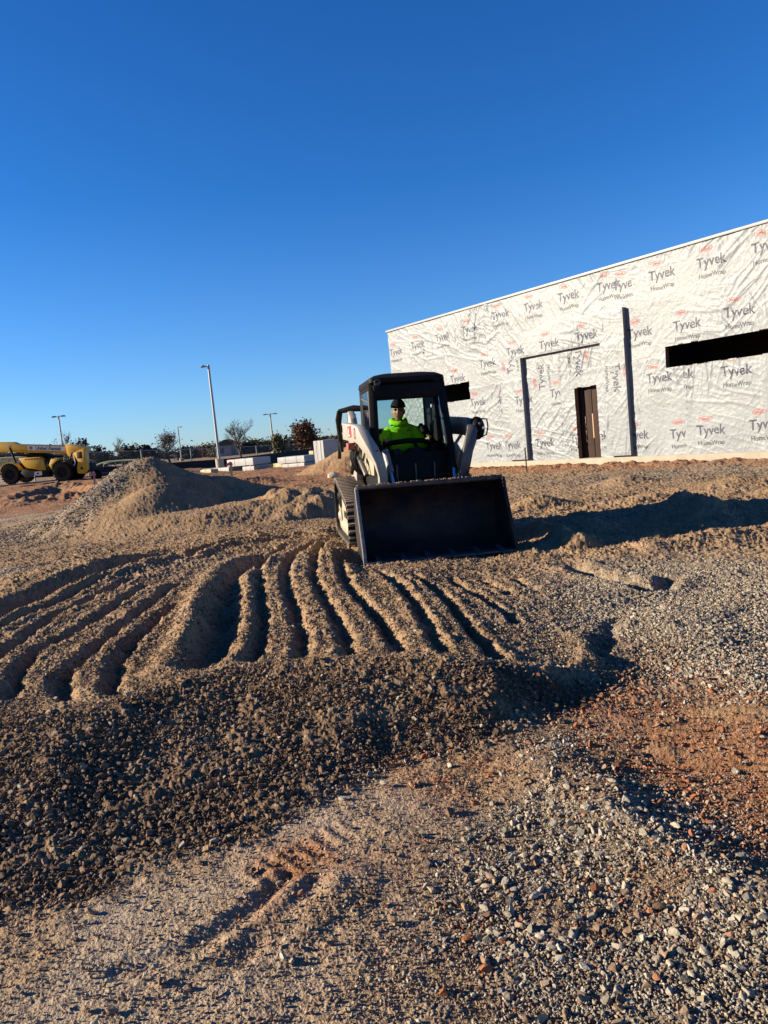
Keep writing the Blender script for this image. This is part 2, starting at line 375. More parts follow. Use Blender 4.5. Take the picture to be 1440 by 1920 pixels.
# cleat prints: centre px, direction px, number, spacing m, width m, depth
PRINTS = [((1310, 1375), (0.12, 1.0), 9, .085, .30, .016), ((560, 1600), (1.0, -0.5), 7, .075, .10, .005), ((525, 1000), (.3, 1), 8, .10, .22, .03),
          ((610, 945), (.5, 1), 8, .10, .22, .03), ((1180, 1420), (.4, 1.0), 6, .085, .24, .016)]
def meso(x, y):
    h = np.zeros(x.shape)
    for (px, py), dv, n, sp, wd, dp in PRINTS:
        a = at(px, py, .05)[:2]; b = at(px + dv[0] * 20, py + dv[1] * 20, .05)[:2]; d = (b - a) / np.hypot(*(b - a))
        u = (x - a[0]) * d[0] + (y - a[1]) * d[1]; v = -(x - a[0]) * d[1] + (y - a[1]) * d[0]
        win = sstep(n * sp * .55, n * sp * .4, np.abs(u)) * sstep(wd, wd * .75, np.abs(v))
        h = h + dp * np.sin(u / sp * 2 * math.pi) * win
    return h

def blob(x, y, px, py, w, d=None, z=0.0):
    a = at(px, py, z); d = d or w
    return np.exp(-((x - a[0]) / w) ** 2 - ((y - a[1]) / d) ** 2)
def soils(x, y):
    """how the ground is made up: red clay, grey crushed stone, pale compacted dust, moist loose soil"""
    n1 = fbm(x * .9, y * .9, 71, 4); n2 = fbm(x * 2.3 + 4, y * 2.3, 72, 4); r = np.hypot(x, y)
    cy = np.interp(x, CREST[:, 0], CREST[:, 1]); fy = np.interp(x, FOOT[:, 0], FOOT[:, 1])
    front = sstep(fy - .12, fy + .12, y + .12 * n2) * sstep(1.7, 1.2, x)          # on the spread soil
    off = 1 - front
    red = 0
    for a in ((820, 1450, .28), (880, 1480, .2), (1290, 1340, .45), (1230, 1290, .5), (1400, 1420, .45), (1120, 1330, .35), (1100, 1215, .12), (1440, 1500, .5),
              (1180, 1440, .35), (560, 1640, .2), (500, 1740, .12), (1210, 1710, .2), (1330, 1560, .4), (720, 1620, .25), (940, 1790, .15)):
        red = red + blob(x, y, *a) * 1.1
    red = red * (0.62 + .7 * n2)
    grey = 0
    for a in ((1330, 1180, .9, 1.3), (1250, 1090, .8, .9), (1430, 1240, .8, .7), (1060, 1440, .26, .35), (1180, 1560, .28, .3), (1040, 1560, .25, .3), (1330, 1680, .35, .3), (1250, 1800, .5, .35), (1100, 1870, .5, .3),
              (1420, 1880, .4, .4), (950, 1640, .3, .3), (1300, 1140, 1.2, 1.2), (1430, 1110, 1.2), (1100, 985, 2., .6), (1330, 880, 5., 3.)):
        grey = grey + blob(x, y, *a)
    grey = grey * (0.9 + .5 * n1)
    grey = grey * np.where(y < 4.3, np.clip(.35 + 1.3 * (n2 + .35), .15, 1.0), 1.0)
    # crushed stone on the stockpile's far flank
    grey = grey + 1.3 * sstep(PKX + .35, PKX - .6, x + .35 * (PKY - y) * 0.6 + .3 * n2) * np.exp(-((x - PKX + 1.5) / 2.6) ** 2 - ((y - PKY) / 3.0) ** 2)
    pale = 0.95 * sstep(fy + .05, fy - .35, y) * sstep(.5, -.5, x) + blob(x, y, 600, 1600, .5) + blob(x, y, 980, 1590, .35) + .8 * blob(x, y, 1200, 1065, .9, .5)
    pale = pale + 1.1 * blob(x, y, 0, 1095, .9, .8) + 1.3 * blob(x, y, 60, 960, 6, 7) + .5 * blob(x, y, 430, 1090, 1.2, .9) + .6 * blob(x, y, 1100, 1640, .3)
    pale = pale * (0.75 + .6 * n2)
    # far strips of stripped red clay
    s = (x - 10.90) * -0.5657 + (y - 21.56) * 0.8246; d = (x - 10.90) * -0.8246 + (y - 21.56) * -0.5657
    red = red + 1.9 * np.exp(-((d - 1.9) / 1.5) ** 2) * sstep(20, 17, s)
    red = red * (1 - blob(x, y, 655, 850, 5, 5)) + 1.3 * (1 - np.exp(-((x + 1.3) / 3.5) ** 4 - ((y - 40) / 3.5) ** 4)) * sstep(26, 30, y + 2 * n1) * sstep(3, -1, x + 1.5 * n1) * sstep(70, 55, y)
    pale = pale + .15 * sstep(60, 75, y)
    pilearea = np.exp(-((x - PKX - 1) / 3.5) ** 4 - ((y - PKY + 1) / 4.) ** 4)
    moist = front * (0.55 * sstep(cy + .25, cy - .1, y) + .18) * (1 + .5 * n2)
    red = red * (1 - pilearea) * (1 - .85 * front * sstep(9, 6, r)); pale = pale * (1 - pilearea)
    strip = np.exp(-((d - 1.9) / 1.6) ** 2) * sstep(20, 17, s); grey = grey * (1 - strip) * (1 - sstep(26, 30, y) * sstep(4, 0, x))
    moist = moist + .55 * blob(x, y, 120, 925, 6, 2) + .6 * np.exp(-((x - aty(478, 905, 33.5)[0]) / 1.8) ** 2 - ((y - 33.5) / 1.3) ** 2)
    return [np.clip(q, 0, 1) for q in (red, grey, pale, moist)]

def micro(x, y, so):
    """clods and stones, down to the smallest the sheet can hold at that distance"""
    red, grey, pale, moist = so; r = np.hypot(x, y); h = np.zeros(x.shape); pid = np.zeros(x.shape)
    rough = np.clip(1.05 - .62 * pale + .3 * grey + 0.5 * moist + .25 * ((y > 4) & (r < 14)), 0.2, 1.7)
    for cell, seed, lo, hi, amp in ((.30, 99, 9, 80, .16), (.13, 101, 3, 60, .36), (.06, 111, 1.2, 60, .8), (.034, 121, 1, 22, .8), (.017, 131, 1, 9, .8), (.009, 141, 1, 4.5, .7)):
        m = np.nonzero((r > lo * .8) & (r < hi))
        ph, k = pebbles(x[m] + .3 * cell * noise(x[m] / cell, y[m] / cell, seed + 9), y[m], cell, seed, .75)
        w = sstep(hi, hi * .7, r[m]) * amp * (rough[m] if cell > .01 else 1)
        if cell > .1: w = w * 0.6
        if .05 < cell < .2: w = w * (.30 + .70 * np.maximum(sstep(3.5, 7, r[m]), np.clip(moist[m] * 1.6, 0, 1)))
        if cell == .034: w = w * (.55 + .45 * np.maximum(sstep(3, 6, r[m]), np.clip(moist[m] * 1.6, 0, 1)))
        new = ph * w; hm = h[m] * .75 + new; kk = pid[m]; kk = np.where(new > .25 * cell * amp, k, kk); h[m] = hm; pid[m] = kk
    h = h + 0.006 * rough * fbm(x * 9, y * 9, 151, 3) + 0.012 * fbm(x * 3, y * 3, 152, 2) * rough
    h = h * (1 + .35 * sstep(5, 13, r) * (1 - .85 * np.exp(-((x - PKX - 1) / 3.8) ** 4 - ((y - PKY + 1.3) / 4.2) ** 4)))
    return h, pid

def radii():
    rs = [0.02, .3, .6, .9, 1.15]
    while rs[-1] < 60: r = rs[-1]; rs.append(r + max(min(r * r / 1250, 0.0032 * r), 0.0035))
    while rs[-1] < 4500: rs.append(rs[-1] * 1.06)
    return np.array(rs)
RAD = radii()
core = np.radians(np.linspace(-43, 43, 1340)); outer = np.radians(np.linspace(43, 317, 70)[1:-1])
ANG = np.concatenate([core, outer])
R_, A_ = np.meshgrid(RAD, ANG, indexing='ij')
GX, GY = R_ * np.sin(A_), R_ * np.cos(A_)
SO = soils(GX, GY); MI, PID = micro(GX, GY, SO)
GZ = macro(GX, GY) + meso(GX, GY) + MI
nr, na = R_.shape
ii, jj = np.meshgrid(np.arange(nr - 1), np.arange(na), indexing='ij'); j2 = (jj + 1) % na
F = np.stack([ii * na + jj, ii * na + j2, (ii + 1) * na + j2, (ii + 1) * na + jj], -1).reshape(-1, 4)
ground = npmesh('ground', np.stack([GX, GY, GZ], -1).reshape(-1, 3), F[:, ::-1])
tag(ground, kind='structure')
def vcol(o, name, cols):
    a = o.data.color_attributes.new(name, 'FLOAT_COLOR', 'POINT'); a.data.foreach_set('color', np.ascontiguousarray(cols, np.float32).ravel())
vcol(ground, 'soil', np.stack([q.ravel() for q in SO], -1))
vcol(ground, 'stone', np.stack([PID.ravel(), np.clip(MI / .02, 0, 1).ravel(), PID.ravel() * 0, PID.ravel() * 0 + 1], -1))

def ground_mat():
    m, N, L, P = nt('ground_soil'); P.inputs['Roughness'].default_value = .95; P.inputs['Specular IOR Level'].default_value = .15
    tc = N.new('ShaderNodeTexCoord')
    def att(n):
        a = N.new('ShaderNodeAttribute'); a.attribute_name = n; s = N.new('ShaderNodeSeparateColor'); L.new(a.outputs['Color'], s.inputs[0]); return a, s
    a, s = att('soil'); b, t = att('stone')
    def nz(sc, d=6):
        n = N.new('ShaderNodeTexNoise'); n.inputs['Scale'].default_value = sc; n.inputs['Detail'].default_value = d; n.inputs['Roughness'].default_value = .7
        L.new(tc.outputs['Object'], n.inputs['Vector']); return n.outputs['Fac']
    def ramp(f, *st):
        r = N.new('ShaderNodeValToRGB'); e = r.color_ramp.elements
        while len(e) < len(st): e.new(.5)
        for k, (p, c) in enumerate(st): e[k].position = p; e[k].color = (*c, 1)
        L.new(f, r.inputs['Fac']); return r.outputs['Color']
    def mix(f, x, y, mode='MIX'):
        q = N.new('ShaderNodeMix'); q.data_type = 'RGBA'; q.blend_type = mode
        if isinstance(f, float): q.inputs[0].default_value = f
        else: L.new(f, q.inputs[0])
        L.new(x, q.inputs[6]); L.new(y, q.inputs[7]); return q.outputs[2]
    n1, n2, n3 = nz(3.1), nz(38, 4), nz(170, 3)
    base = ramp(n1, (.3, (.250, .155, .083)), (.5, (.324, .212, .117)), (.72, (.382, .260, .159)))
    red = ramp(n2, (.3, (.220, .098, .046)), (.55, (.319, .163, .083)), (.75, (.440, .281, .170)))
    pale = ramp(n2, (.3, (.364, .279, .189)), (.6, (.421, .329, .239)), (.75, (.324, .228, .155)))
    stone = ramp(t.outputs[0], (0., (.174, .133, .094)), (.3, (.347, .294, .224)), (.55, (.260, .217, .166)), (.75, (.224, .154, .097)), (1., (.390, .336, .267)))
    moist = ramp(n2, (.3, (.130, .079, .045)), (.7, (.215, .139, .081)))
    c = mix(s.outputs[2], base, pale); c = mix(s.outputs[0], c, red); c = mix(a.outputs['Alpha'], c, moist)
    st2 = mix(s.outputs[1], c, stone)
    # a share of the lumps anywhere are stones of their own colour
    g = N.new('ShaderNodeMath'); g.operation = 'GREATER_THAN'; L.new(t.outputs[0], g.inputs[0]); g.inputs[1].default_value = .86
    c = mix(g.outputs[0], st2, mix(.5, c, stone))
    c = mix(.35, c, ramp(n3, (.3, (.45, .45, .45)), (.7, (1, 1, 1))), 'MULTIPLY')
    L.new(c, P.inputs['Base Color'])
    bp = N.new('ShaderNodeBump'); bp.inputs['Strength'].default_value = .7; bp.inputs['Distance'].default_value = .012
    L.new(nz(70, 5), bp.inputs['Height']); 
    b2 = N.new('ShaderNodeBump'); b2.inputs['Strength'].default_value = .8; b2.inputs['Distance'].default_value = .05
    L.new(nz(14, 5), b2.inputs['Height']); L.new(bp.outputs['Normal'], b2.inputs['Normal']); L.new(b2.outputs['Normal'], P.inputs['Normal'])
    return m
ground.data.materials.append(ground_mat())

def hz(x, y): return float(macro(np.array([float(x)]), np.array([float(y)]))[0])
def gpt(px, py, Y=None):
    """ground point seen at a photo pixel (or at depth Y)"""
    if Y is None:
        z = 0.0
        for _ in range(6): p = at(px, py, z); z = hz(p[0], p[1])
        return Vector((p[0], p[1], z))
    p = aty(px, py, Y); return Vector((p[0], Y, hz(p[0], Y)))

# ---------------------------------------------------------------- loose stones and clods
def ico(sub):
    bm = bmesh.new(); bmesh.ops.create_icosphere(bm, subdivisions=sub, radius=1)
    v = np.array([tuple(q.co) for q in bm.verts]); f = np.array([[q.index for q in fc.verts] for fc in bm.faces]); bm.free(); return v, f
def scatter(name, n, rmin, rmax, smin, smax_, sub, seed, dens, label, flatten=.75, angr=(-42, 42), pw=2.2):
    g = np.random.default_rng(seed)
    # even spread over the ground, thinned with distance
    u = g.random(n); r = (rmin ** .5 + u * (rmax ** .5 - rmin ** .5)) ** 2 if pw > 2 else rmin + u * (rmax - rmin)
    a = np.radians(g.uniform(*angr, n)); x, y = r * np.sin(a), r * np.cos(a)
    so_ = soils(x, y); keep = g.random(n) < dens(x, y, so_)
    lx, ly = (x - .64) * .9908 + (y - 9.096) * .1355, -(x - .64) * .1355 + (y - 9.096) * .9908
    keep &= ~((np.abs(lx) < .96) & (ly > -.06) & (ly < .85)) & ~((np.abs(lx) < 1.03) & (ly > .9) & (ly < 3.2))
    x, y = x[keep], y[keep]; so_ = [q[keep] for q in so_]; k = len(x)
    z = macro(x, y) + meso(x, y)
    size = smin + (smax_ - smin) * g.random(k) ** 3.0
    V, Fc = ico(sub); nv = len(V)
    shapes = []
    for q in range(14):
        gg = np.random.default_rng(900 + q); W = V.copy()
        for _ in range(11):                                    # knock flats off: angular crushed stone
            d = gg.normal(size=3); d /= np.linalg.norm(d); t = W @ d; lim = gg.uniform(.28, .62)
            W = W - np.outer(np.maximum(t - lim, 0), d)
        W = W * gg.uniform(.75, 1.5, 3); shapes.append(W)
    shapes = np.array(shapes); sh = shapes[g.integers(0, 14, k)]
    al, be, ga = g.uniform(0, 6.28, (3, k)); be = be * .3
    ca, sa, cb, sb, cg, sg = np.cos(al), np.sin(al), np.cos(be), np.sin(be), np.cos(ga), np.sin(ga)
    Rz = np.zeros((k, 3, 3)); Rz[:, 0, 0] = ca; Rz[:, 0, 1] = -sa; Rz[:, 1, 0] = sa; Rz[:, 1, 1] = ca; Rz[:, 2, 2] = 1
    Rx = np.zeros((k, 3, 3)); Rx[:, 0, 0] = 1; Rx[:, 1, 1] = cb; Rx[:, 1, 2] = -sb; Rx[:, 2, 1] = sb; Rx[:, 2, 2] = cb
    sh = sh * np.array([1, .8, flatten]); P = np.einsum('kij,klj->kli', Rz @ Rx, sh) * size[:, None, None]
    P += np.stack([x, y, z + size * .28 + .006], -1)[:, None, :]
    Fa = (Fc[None] + (np.arange(k) * nv)[:, None, None]).reshape(-1, 3)
    o = npmesh(name, P.reshape(-1, 3), Fa, None, None, smooth=False)
    red, grey, pale, moist = so_; t = g.random(k); s2 = g.random(k)
    pal = np.array([(.405, .370, .290), (.352, .326, .264), (.290, .264, .211), (.378, .326, .238), (.458, .431, .361), (.299, .220, .150)])
    col = pal[(t * 5.99).astype(int)]
    clod = np.array([(.221, .146, .092), (.268, .177, .115), (.175, .115, .074)])[(s2 * 2.99).astype(int)]
    rc = np.array([(.278, .106, .050), (.341, .160, .089)])[(s2 * 1.99).astype(int)]
    w = np.clip(.32 + .55 * grey - .42 * moist, .08, .92)[:, None]; isst = (g.random(k)[:, None] < w)
    soilc = np.where((g.random(k) < red)[:, None], rc, clod) * (1 - .35 * moist[:, None])
    col = col * .72 + np.array([.27, .195, .125]) * .28
    col = np.where(isst, col * (1 - .25 * moist[:, None]), soilc) * g.uniform(.8, 1.1, (k, 1))
    vcol(o, 'tint', np.repeat(np.concatenate([col, np.ones((k, 1))], 1), nv, axis=0))
    o.data.materials.append(stone_mat()); tag(o, label, 'gravel', kind='stuff'); return o
def stone_mat():
    if 'stone' in MAT: return MAT['stone']
    m, N, L, P = nt('stone'); P.inputs['Roughness'].default_value = .92; P.inputs['Specular IOR Level'].default_value = .2
    a = N.new('ShaderNodeAttribute'); a.attribute_name = 'tint'; tc = N.new('ShaderNodeTexCoord')
    n = N.new('ShaderNodeTexNoise'); n.inputs['Scale'].default_value = 120; n.inputs['Detail'].default_value = 4; L.new(tc.outputs['Object'], n.inputs['Vector'])
    r = N.new('ShaderNodeValToRGB'); r.color_ramp.elements[0].position = .3; r.color_ramp.elements[0].color = (.62, .6, .58, 1); r.color_ramp.elements[1].position = .65
    q = N.new('ShaderNodeMix'); q.data_type = 'RGBA'; q.blend_type = 'MULTIPLY'; q.inputs[0].default_value = .8
    L.new(n.outputs['Fac'], r.inputs['Fac']); L.new(a.outputs['Color'], q.inputs[6]); L.new(r.outputs['Color'], q.inputs[7]); L.new(q.outputs[2], P.inputs['Base Color'])
    b = N.new('ShaderNodeBump'); b.inputs['Strength'].default_value = .5; b.inputs['Distance'].default_value = .004; L.new(n.outputs['Fac'], b.inputs['Height']); L.new(b.outputs['Normal'], P.inputs['Normal'])
    MAT['stone'] = m; return m
def d_small(x, y, s): return np.clip(.30 + .75 * s[1] - .34 * s[2] + .25 * s[3] + .2 * s[0] + .45 * (s[3] > .06), .14, 1)
def d_clod(x, y, s):
    cy = np.interp(x, CREST[:, 0], CREST[:, 1]); fy = np.interp(x, FOOT[:, 0], FOOT[:, 1])
    face = sstep(fy - .1, fy + .1, y) * sstep(cy + .25, cy - .1, y) * sstep(1.7, 1.0, x)
    return np.clip(.02 + .9 * face + .25 * s[1] * (y < 4), 0, 1)
def d_big(x, y, s): return np.clip(.06 + .45 * s[1] ** 1.5 + .25 * s[3] + .12 * s[0] - .1 * s[2], .02, 1)
scatter('gravel', 260000, 1.7, 6.0, .0028, .0105, 1, 1, d_small, 'small crushed stones and crumbs strewn over the near soil')
scatter('gravel', 155000, 5.5, 16, .007, .019, 1, 2, d_small, 'small stones over the rutted soil round the loader')
scatter('gravel', 40000, 2.2, 5.4, .008, .024, 2, 3, d_clod, 'rounded dark clods tumbled down the front of the spread soil')
scatter('gravel', 20000, 1.8, 7.0, .008, .023, 2, 4, d_big, 'larger pale stones lying on top of the near gravel')
def d_grey(x, y, s): return np.clip(s[1] ** 1.5, 0, 1)
scatter('gravel', 62000, 4.0, 11, .008, .022, 1, 6, d_grey, 'pale crushed stone spread right of the loader path', angr=(2, 42))
def d_pile(x, y, s): return np.clip(s[1] * 1.2 * ((x < PKX + 2) & (y > 14)), 0, 1)
scatter('gravel', 30000, 15, 24, .015, .045, 1, 5, d_pile, 'grey crushed stone lying on the left flank of the stockpile', angr=(-34, -8), pw=1)
# ---------------------------------------------------------------- the wrapped building
BO = np.array([10.90, 21.56, 0.0]); BX = np.array([.5657, -.8246, 0]); BY = np.array([.8246, .5657, 0])
bld = empty('building', tuple(BO), (0, 0, math.atan2(-.8246, .5657)), 'long flat-roofed building shell covered in printed white house wrap', 'building')
def wall_at(px, py, off=0.0):
    d = ray(px, py); P = BO - BY * off - np.array([0, 0, EYE]); t = (P @ BY) / (d @ BY); q = d * t + np.array([0, 0, EYE]) - BO
    return float(q @ BX), float(q[2])
X0, X1, Z0, Z1 = -17.55, 7.5, 0.15, 6.30
OPEN = [(-3.09, 3.2, 2.83, 3.50), (-15.1, -12.25, 2.74, 3.47), (-6.80, -5.82, 0.0, 2.62)]
SEAMS = [-14.9, -12.55, -9.9, -7.4, -4.15, -2.52, -.1, 2.2]
def wrinkle(X, z, seed=0):
    pan = np.searchsorted(np.array(SEAMS), X + (z > 3.2) * 1.1) + (z > 3.2) * 20 + (z > 5.0) * 0 + seed
    wx, wz = X + .10 * noise(X * .9, z * .9, 206), z + .10 * noise(X * .9, z * .9, 207); po = pan * 13.7
    r1 = r2 = fin = 0.0
    for k, th in enumerate((-.15, .55, 1.25, 2.3)):            # folds run in a few directions, one prevailing in each patch of wrap
        w = np.clip(noise(X * .30 + po + k * 7.3, z * .42 + k * 3.1, 240 + k) * 1.6 + .25, 0, .75)
        u, v = wx * math.cos(th) + wz * math.sin(th), -wx * math.sin(th) + wz * math.cos(th)
        r1 = r1 + w * np.clip(1 - 8 * np.abs(noise(u * 1.5 + po, v * .25, 201 + k)), 0, 1) ** 1.2
        r2 = r2 + w * np.clip(1 - 6 * np.abs(noise(u * 3.2 + po, v * .42, 221 + k)), 0, 1) ** 1.2
        fin = fin + w * noise(u * 9 + po, v * 1.4, 231 + k)
    r3 = np.clip(1 - 2.6 * np.abs(noise(X * 3.2 + po, z * 3.2, 204)), 0, 1) ** 2
    loose = np.clip(.55 + .7 * noise(X * .4, z * .5, 208), .15, 1.0)
    h = loose * (.036 * r1 + .023 * r2 + .009 * fin) + .008 * r3 * loose + .012 * noise(X * .7, z * .9, 209)
    for sx in SEAMS:
        if seed: break
        k = np.where(z > 3.2, sx - 1.1, sx); h = h + .010 * sstep(-.012, .012, X - k) * sstep(.35, .0, X - k)
    h = h + .008 * sstep(.012, -.012, z - 3.2 - .02 * noise(X, z * 0, 3)) * sstep(-.25, 0, z - 3.2)
    return h
def wrap_mat():
    m, N, L, P = nt('house_wrap'); P.inputs['Roughness'].default_value = .48; P.inputs['Specular IOR Level'].default_value = .35
    tc = N.new('ShaderNodeTexCoord'); n = N.new('ShaderNodeTexNoise'); n.inputs['Scale'].default_value = .9; n.inputs['Detail'].default_value = 8
    L.new(tc.outputs['Object'], n.inputs['Vector']); r = N.new('ShaderNodeValToRGB'); e = r.color_ramp.elements
    e[0].position = .35; e[0].color = (.166, .184, .198, 1); e[1].position = .6; e[1].color = (.196, .214, .228, 1)
    L.new(n.outputs['Fac'], r.inputs['Fac']); L.new(r.outputs['Color'], P.inputs['Base Color'])
    n2 = N.new('ShaderNodeTexNoise'); n2.inputs['Scale'].default_value = 7; n2.inputs['Detail'].default_value = 7; n2.inputs['Distortion'].default_value = .6
    L.new(tc.outputs['Object'], n2.inputs['Vector']); b = N.new('ShaderNodeBump'); b.inputs['Strength'].default_value = .5; b.inputs['Distance'].default_value = .03
    L.new(n2.outputs['Fac'], b.inputs['Height']); L.new(b.outputs['Normal'], P.inputs['Normal']); return m
MW = wrap_mat()
M_ink = mat('navy_print', (.012, .015, .042), .6, col2=(.025, .03, .06), vscale=3); M_inkg = mat('grey_print', (.028, .028, .042), .6)
M_red = mat('red_print', (.33, .055, .035), .6); M_faint = mat('faint_print', (.15, .13, .13), .6)
def sheet(name, xs, zs, y, holes, seed=0, parent=bld, amp=1.0, edge=0.0):
    Xg, Zg = np.meshgrid(xs, zs, indexing='ij'); fade = 1.0
    if edge:
        fade = sstep(0, edge, Xg - xs[0]) * sstep(0, edge, xs[-1] - Xg) * sstep(0, edge, Zg - zs[0]) * sstep(0, edge, zs[-1] - Zg)
    Yg = y - (wrinkle(Xg, Zg, seed) * amp * fade)
    # a little raggedness where the wrap is cut round the openings
    n, k = Xg.shape; i, j = np.meshgrid(np.arange(n - 1), np.arange(k - 1), indexing='ij')
    cx, cz = (xs[i] + xs[i + 1]) / 2, (zs[j] + zs[j + 1]) / 2; keep = np.ones(cx.shape, bool)
    for (a, b, c, d) in holes:
        rg = .02 * noise(cx * 2.5, cz * 2.5, 77) + .05 * np.clip(noise(cx * 6, cz * 6, 78) - .45, 0, 1)
        keep &= ~((cx > a + rg) & (cx < b - rg) & (cz > c + rg) & (cz < d - rg * 1.5))
    f = np.stack([i * k + j, (i + 1) * k + j, (i + 1) * k + j + 1, i * k + j + 1], -1)[keep]
    return npmesh(name, np.stack([Xg, Yg, Zg], -1).reshape(-1, 3), f, MW, parent)
xs = np.concatenate([np.arange(X0, .6, .024), np.arange(.6, X1, .08)]); zs = np.arange(Z0 - .02, Z1 + .01, .024)
sheet('wall_wrap', xs, zs, -.012, OPEN)
# entrance surround standing 15 cm proud: two piers and a deep beam
PJ = .19; PT = 4.97; PB = 3.97; PA, PBx, PC, PD = -10.25, -9.12, -5.42, -4.45
sheet('surround_pier', np.arange(PA, PBx + .01, .024), np.arange(.20, PB, .024), -PJ, [], 5, amp=.8, edge=.08)
sheet('surround_pier', np.arange(PC, PD + .01, .024), np.arange(.20, PB, .024), -PJ, [], 6, amp=.8, edge=.08)
sheet('surround_beam', np.arange(PA, PD + .01, .024), np.arange(PB, PT + .01, .024), -PJ, [], 7, amp=.9, edge=.08)
b = MB()
for (a, c) in ((PA, PBx), (PC, PD)): b.box(((a + c) / 2, -PJ / 2 + .004, (.22 + PB) / 2), (c - a - .012, PJ - .012, PB - .22))
b.box(((PA + PD) / 2, -PJ / 2 + .004, (PB + PT) / 2), (PD - PA - .012, PJ - .012, PT - PB - .01)).build('surround_core', MW, bld, .012)
# concrete footing, coping, carcass
M_conc = mat('concrete', (.27, .235, .18), .9, col2=(.35, .31, .25), vscale=3, bump=.5, bscale=30)
boxpart('foundation', M_conc, bld, ((X0 + X1) / 2, 6.9, -.17), (X1 - X0 + .3, 14.0, .62), bevel=.012)
boxpart('coping', mat('coping_white', (.24, .245, .24), .5), bld, ((X0 + X1) / 2, .13, Z1 + .04), (X1 - X0 + .12, .42, .085), bevel=.01)
boxpart('roof', mat('roof_membrane', (.5, .5, .5), .8), bld, ((X0 + X1) / 2, 6.9, Z1 - .25), (X1 - X0 - .2, 13.2, .12), bevel=0)
M_dark = mat('interior_shade', (.022, .012, .008), .95, spec=.1); M_osb = mat('sheathing', (.20, .12, .065), .85, col2=(.13, .07, .035), vscale=5)
b = MB()
zz = [Z0, 2.83, 3.50, Z1 - .02]
def wallseg(x0, x1, z0, z1): b.box(((x0 + x1) / 2, .09, (z0 + z1) / 2), (x1 - x0, .16, z1 - z0))
wallseg(X0 + .02, -15.1, Z0, Z1); wallseg(-15.1, -12.25, Z0, 2.74); wallseg(-15.1, -12.25, 3.47, Z1); wallseg(-12.25, -6.8, Z0, Z1)
wallseg(-6.8, -5.82, 2.62, Z1); wallseg(-5.82, -3.09, Z0, Z1); wallseg(-3.09, 3.2, Z0, 2.83); wallseg(-3.09, 3.2, 3.5, Z1); wallseg(3.2, X1 - .02, Z0, Z1)
b.build('stud_wall', M_osb, bld)
MB().box((X0 + .03, 6.9, 3.2), (.06, 13.2, 6.1)).build('end_wall', MW, bld); MB().box((X1 - .03, 6.9, 3.2), (.06, 13.2, 6.1)).build('end_wall', MW, bld)
MB().box(((X0 + X1) / 2, 13.5, 3.2), (X1 - X0, .08, 6.1)).build('rear_wall', MW, bld)
for x, w in ((0, 7.0), (-13.6, 3.6)):                  # dark boxes stand in for the shade inside, seen through the openings
    MB().box((x, 2.2, 3.2), (w, .05, 1.1)).box((x, 1.18, 3.74), (w, 2.0, .03)).box((x, 1.18, 2.66), (w, 2.0, .03)).build('interior_shade_box', M_dark, bld)
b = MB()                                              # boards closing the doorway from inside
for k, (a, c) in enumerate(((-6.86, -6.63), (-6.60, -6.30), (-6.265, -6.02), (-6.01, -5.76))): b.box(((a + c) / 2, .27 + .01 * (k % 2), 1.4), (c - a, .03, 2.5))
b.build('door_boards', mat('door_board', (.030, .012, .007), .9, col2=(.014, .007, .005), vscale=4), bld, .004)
b = MB(); b.box((-6.615, .245, 1.15), (.035, .01, .9)).box((-6.283, .245, 1.25), (.045, .01, .85)).build('door_light_slit', mat('light_slit_tan', (.34, .22, .13), .8), bld)  # tan strips paint the light showing through gaps between the boards

# --- printed lettering, laid onto the folds
def cut_grid(v, f, st):
    bm = bmesh.new(); vv = [bm.verts.new(tuple(p)) for p in v]
    for q in f:
        try: bm.faces.new([vv[i] for i in q])
        except ValueError: pass
    lo, hi = v.min(0), v.max(0)
    for ax in (0, 1):
        c = lo[ax] + st
        while c < hi[ax]:
            co = [0, 0, 0]; co[ax] = c; no = [0, 0, 0]; no[ax] = 1
            bmesh.ops.bisect_plane(bm, geom=bm.verts[:] + bm.edges[:] + bm.faces[:], plane_co=co, plane_no=no); c += st
    bmesh.ops.triangulate(bm, faces=bm.faces[:]); bm.verts.ensure_lookup_table(); bm.verts.index_update()
    v = np.array([tuple(q.co) for q in bm.verts]); f = np.array([[q.index for q in fc.verts] for fc in bm.faces]); bm.free(); return v, f
def fit(txt, width, bold=0.0, hfac=1.0, st=.05, **k):
    v, f = text_mesh(txt, 1.0, bold, **k); s = width / (v[:, 0].max() - v[:, 0].min()); v = v * s; v[:, 1] *= hfac; v[:, 0] -= v[:, 0].min()
    return cut_grid(v, f, st)
T1 = fit('Tyvek', .94, .012, 1.10); T2 = fit('HomeWrap', .84, .008, 1.10); T3 = fit('DUPONT', .26, .02, 1.35, .08)
def ring(cx, cy, a, b2, w, n=28):
    v = []; f = []
    for k in range(n):
        t = 2 * math.pi * k / n; v += [(cx + a * math.cos(t), cy + b2 * math.sin(t), 0), (cx + (a - w) * math.cos(t), cy + (b2 - w) * math.sin(t), 0)]
        i = 2 * k; j = (2 * k + 2) % (2 * n); f += [(i, j, i + 1), (j, j + 1, i + 1)]
    return np.array(v), np.array(f)
R3 = ring(.31, .49, .215, .072, .016)
def dashes():
    v, f = [], []; rr = random.Random(4)
    for row in range(3):
        x = .05
        while x < .85 - row * .1:
            w = rr.uniform(.03, .09); y = -.70 - row * .04; o = len(v)
            v += [(x, y, 0), (x + w, y, 0), (x + w, y + .012, 0), (x, y + .012, 0)]; f += [(o, o + 1, o + 2), (o, o + 2, o + 3)]; x += w + .02
    return np.array(v), np.array(f)
DS = dashes()
ink = {k: ([], [], [0]) for k in ('navy', 'grey', 'red', 'faint')}
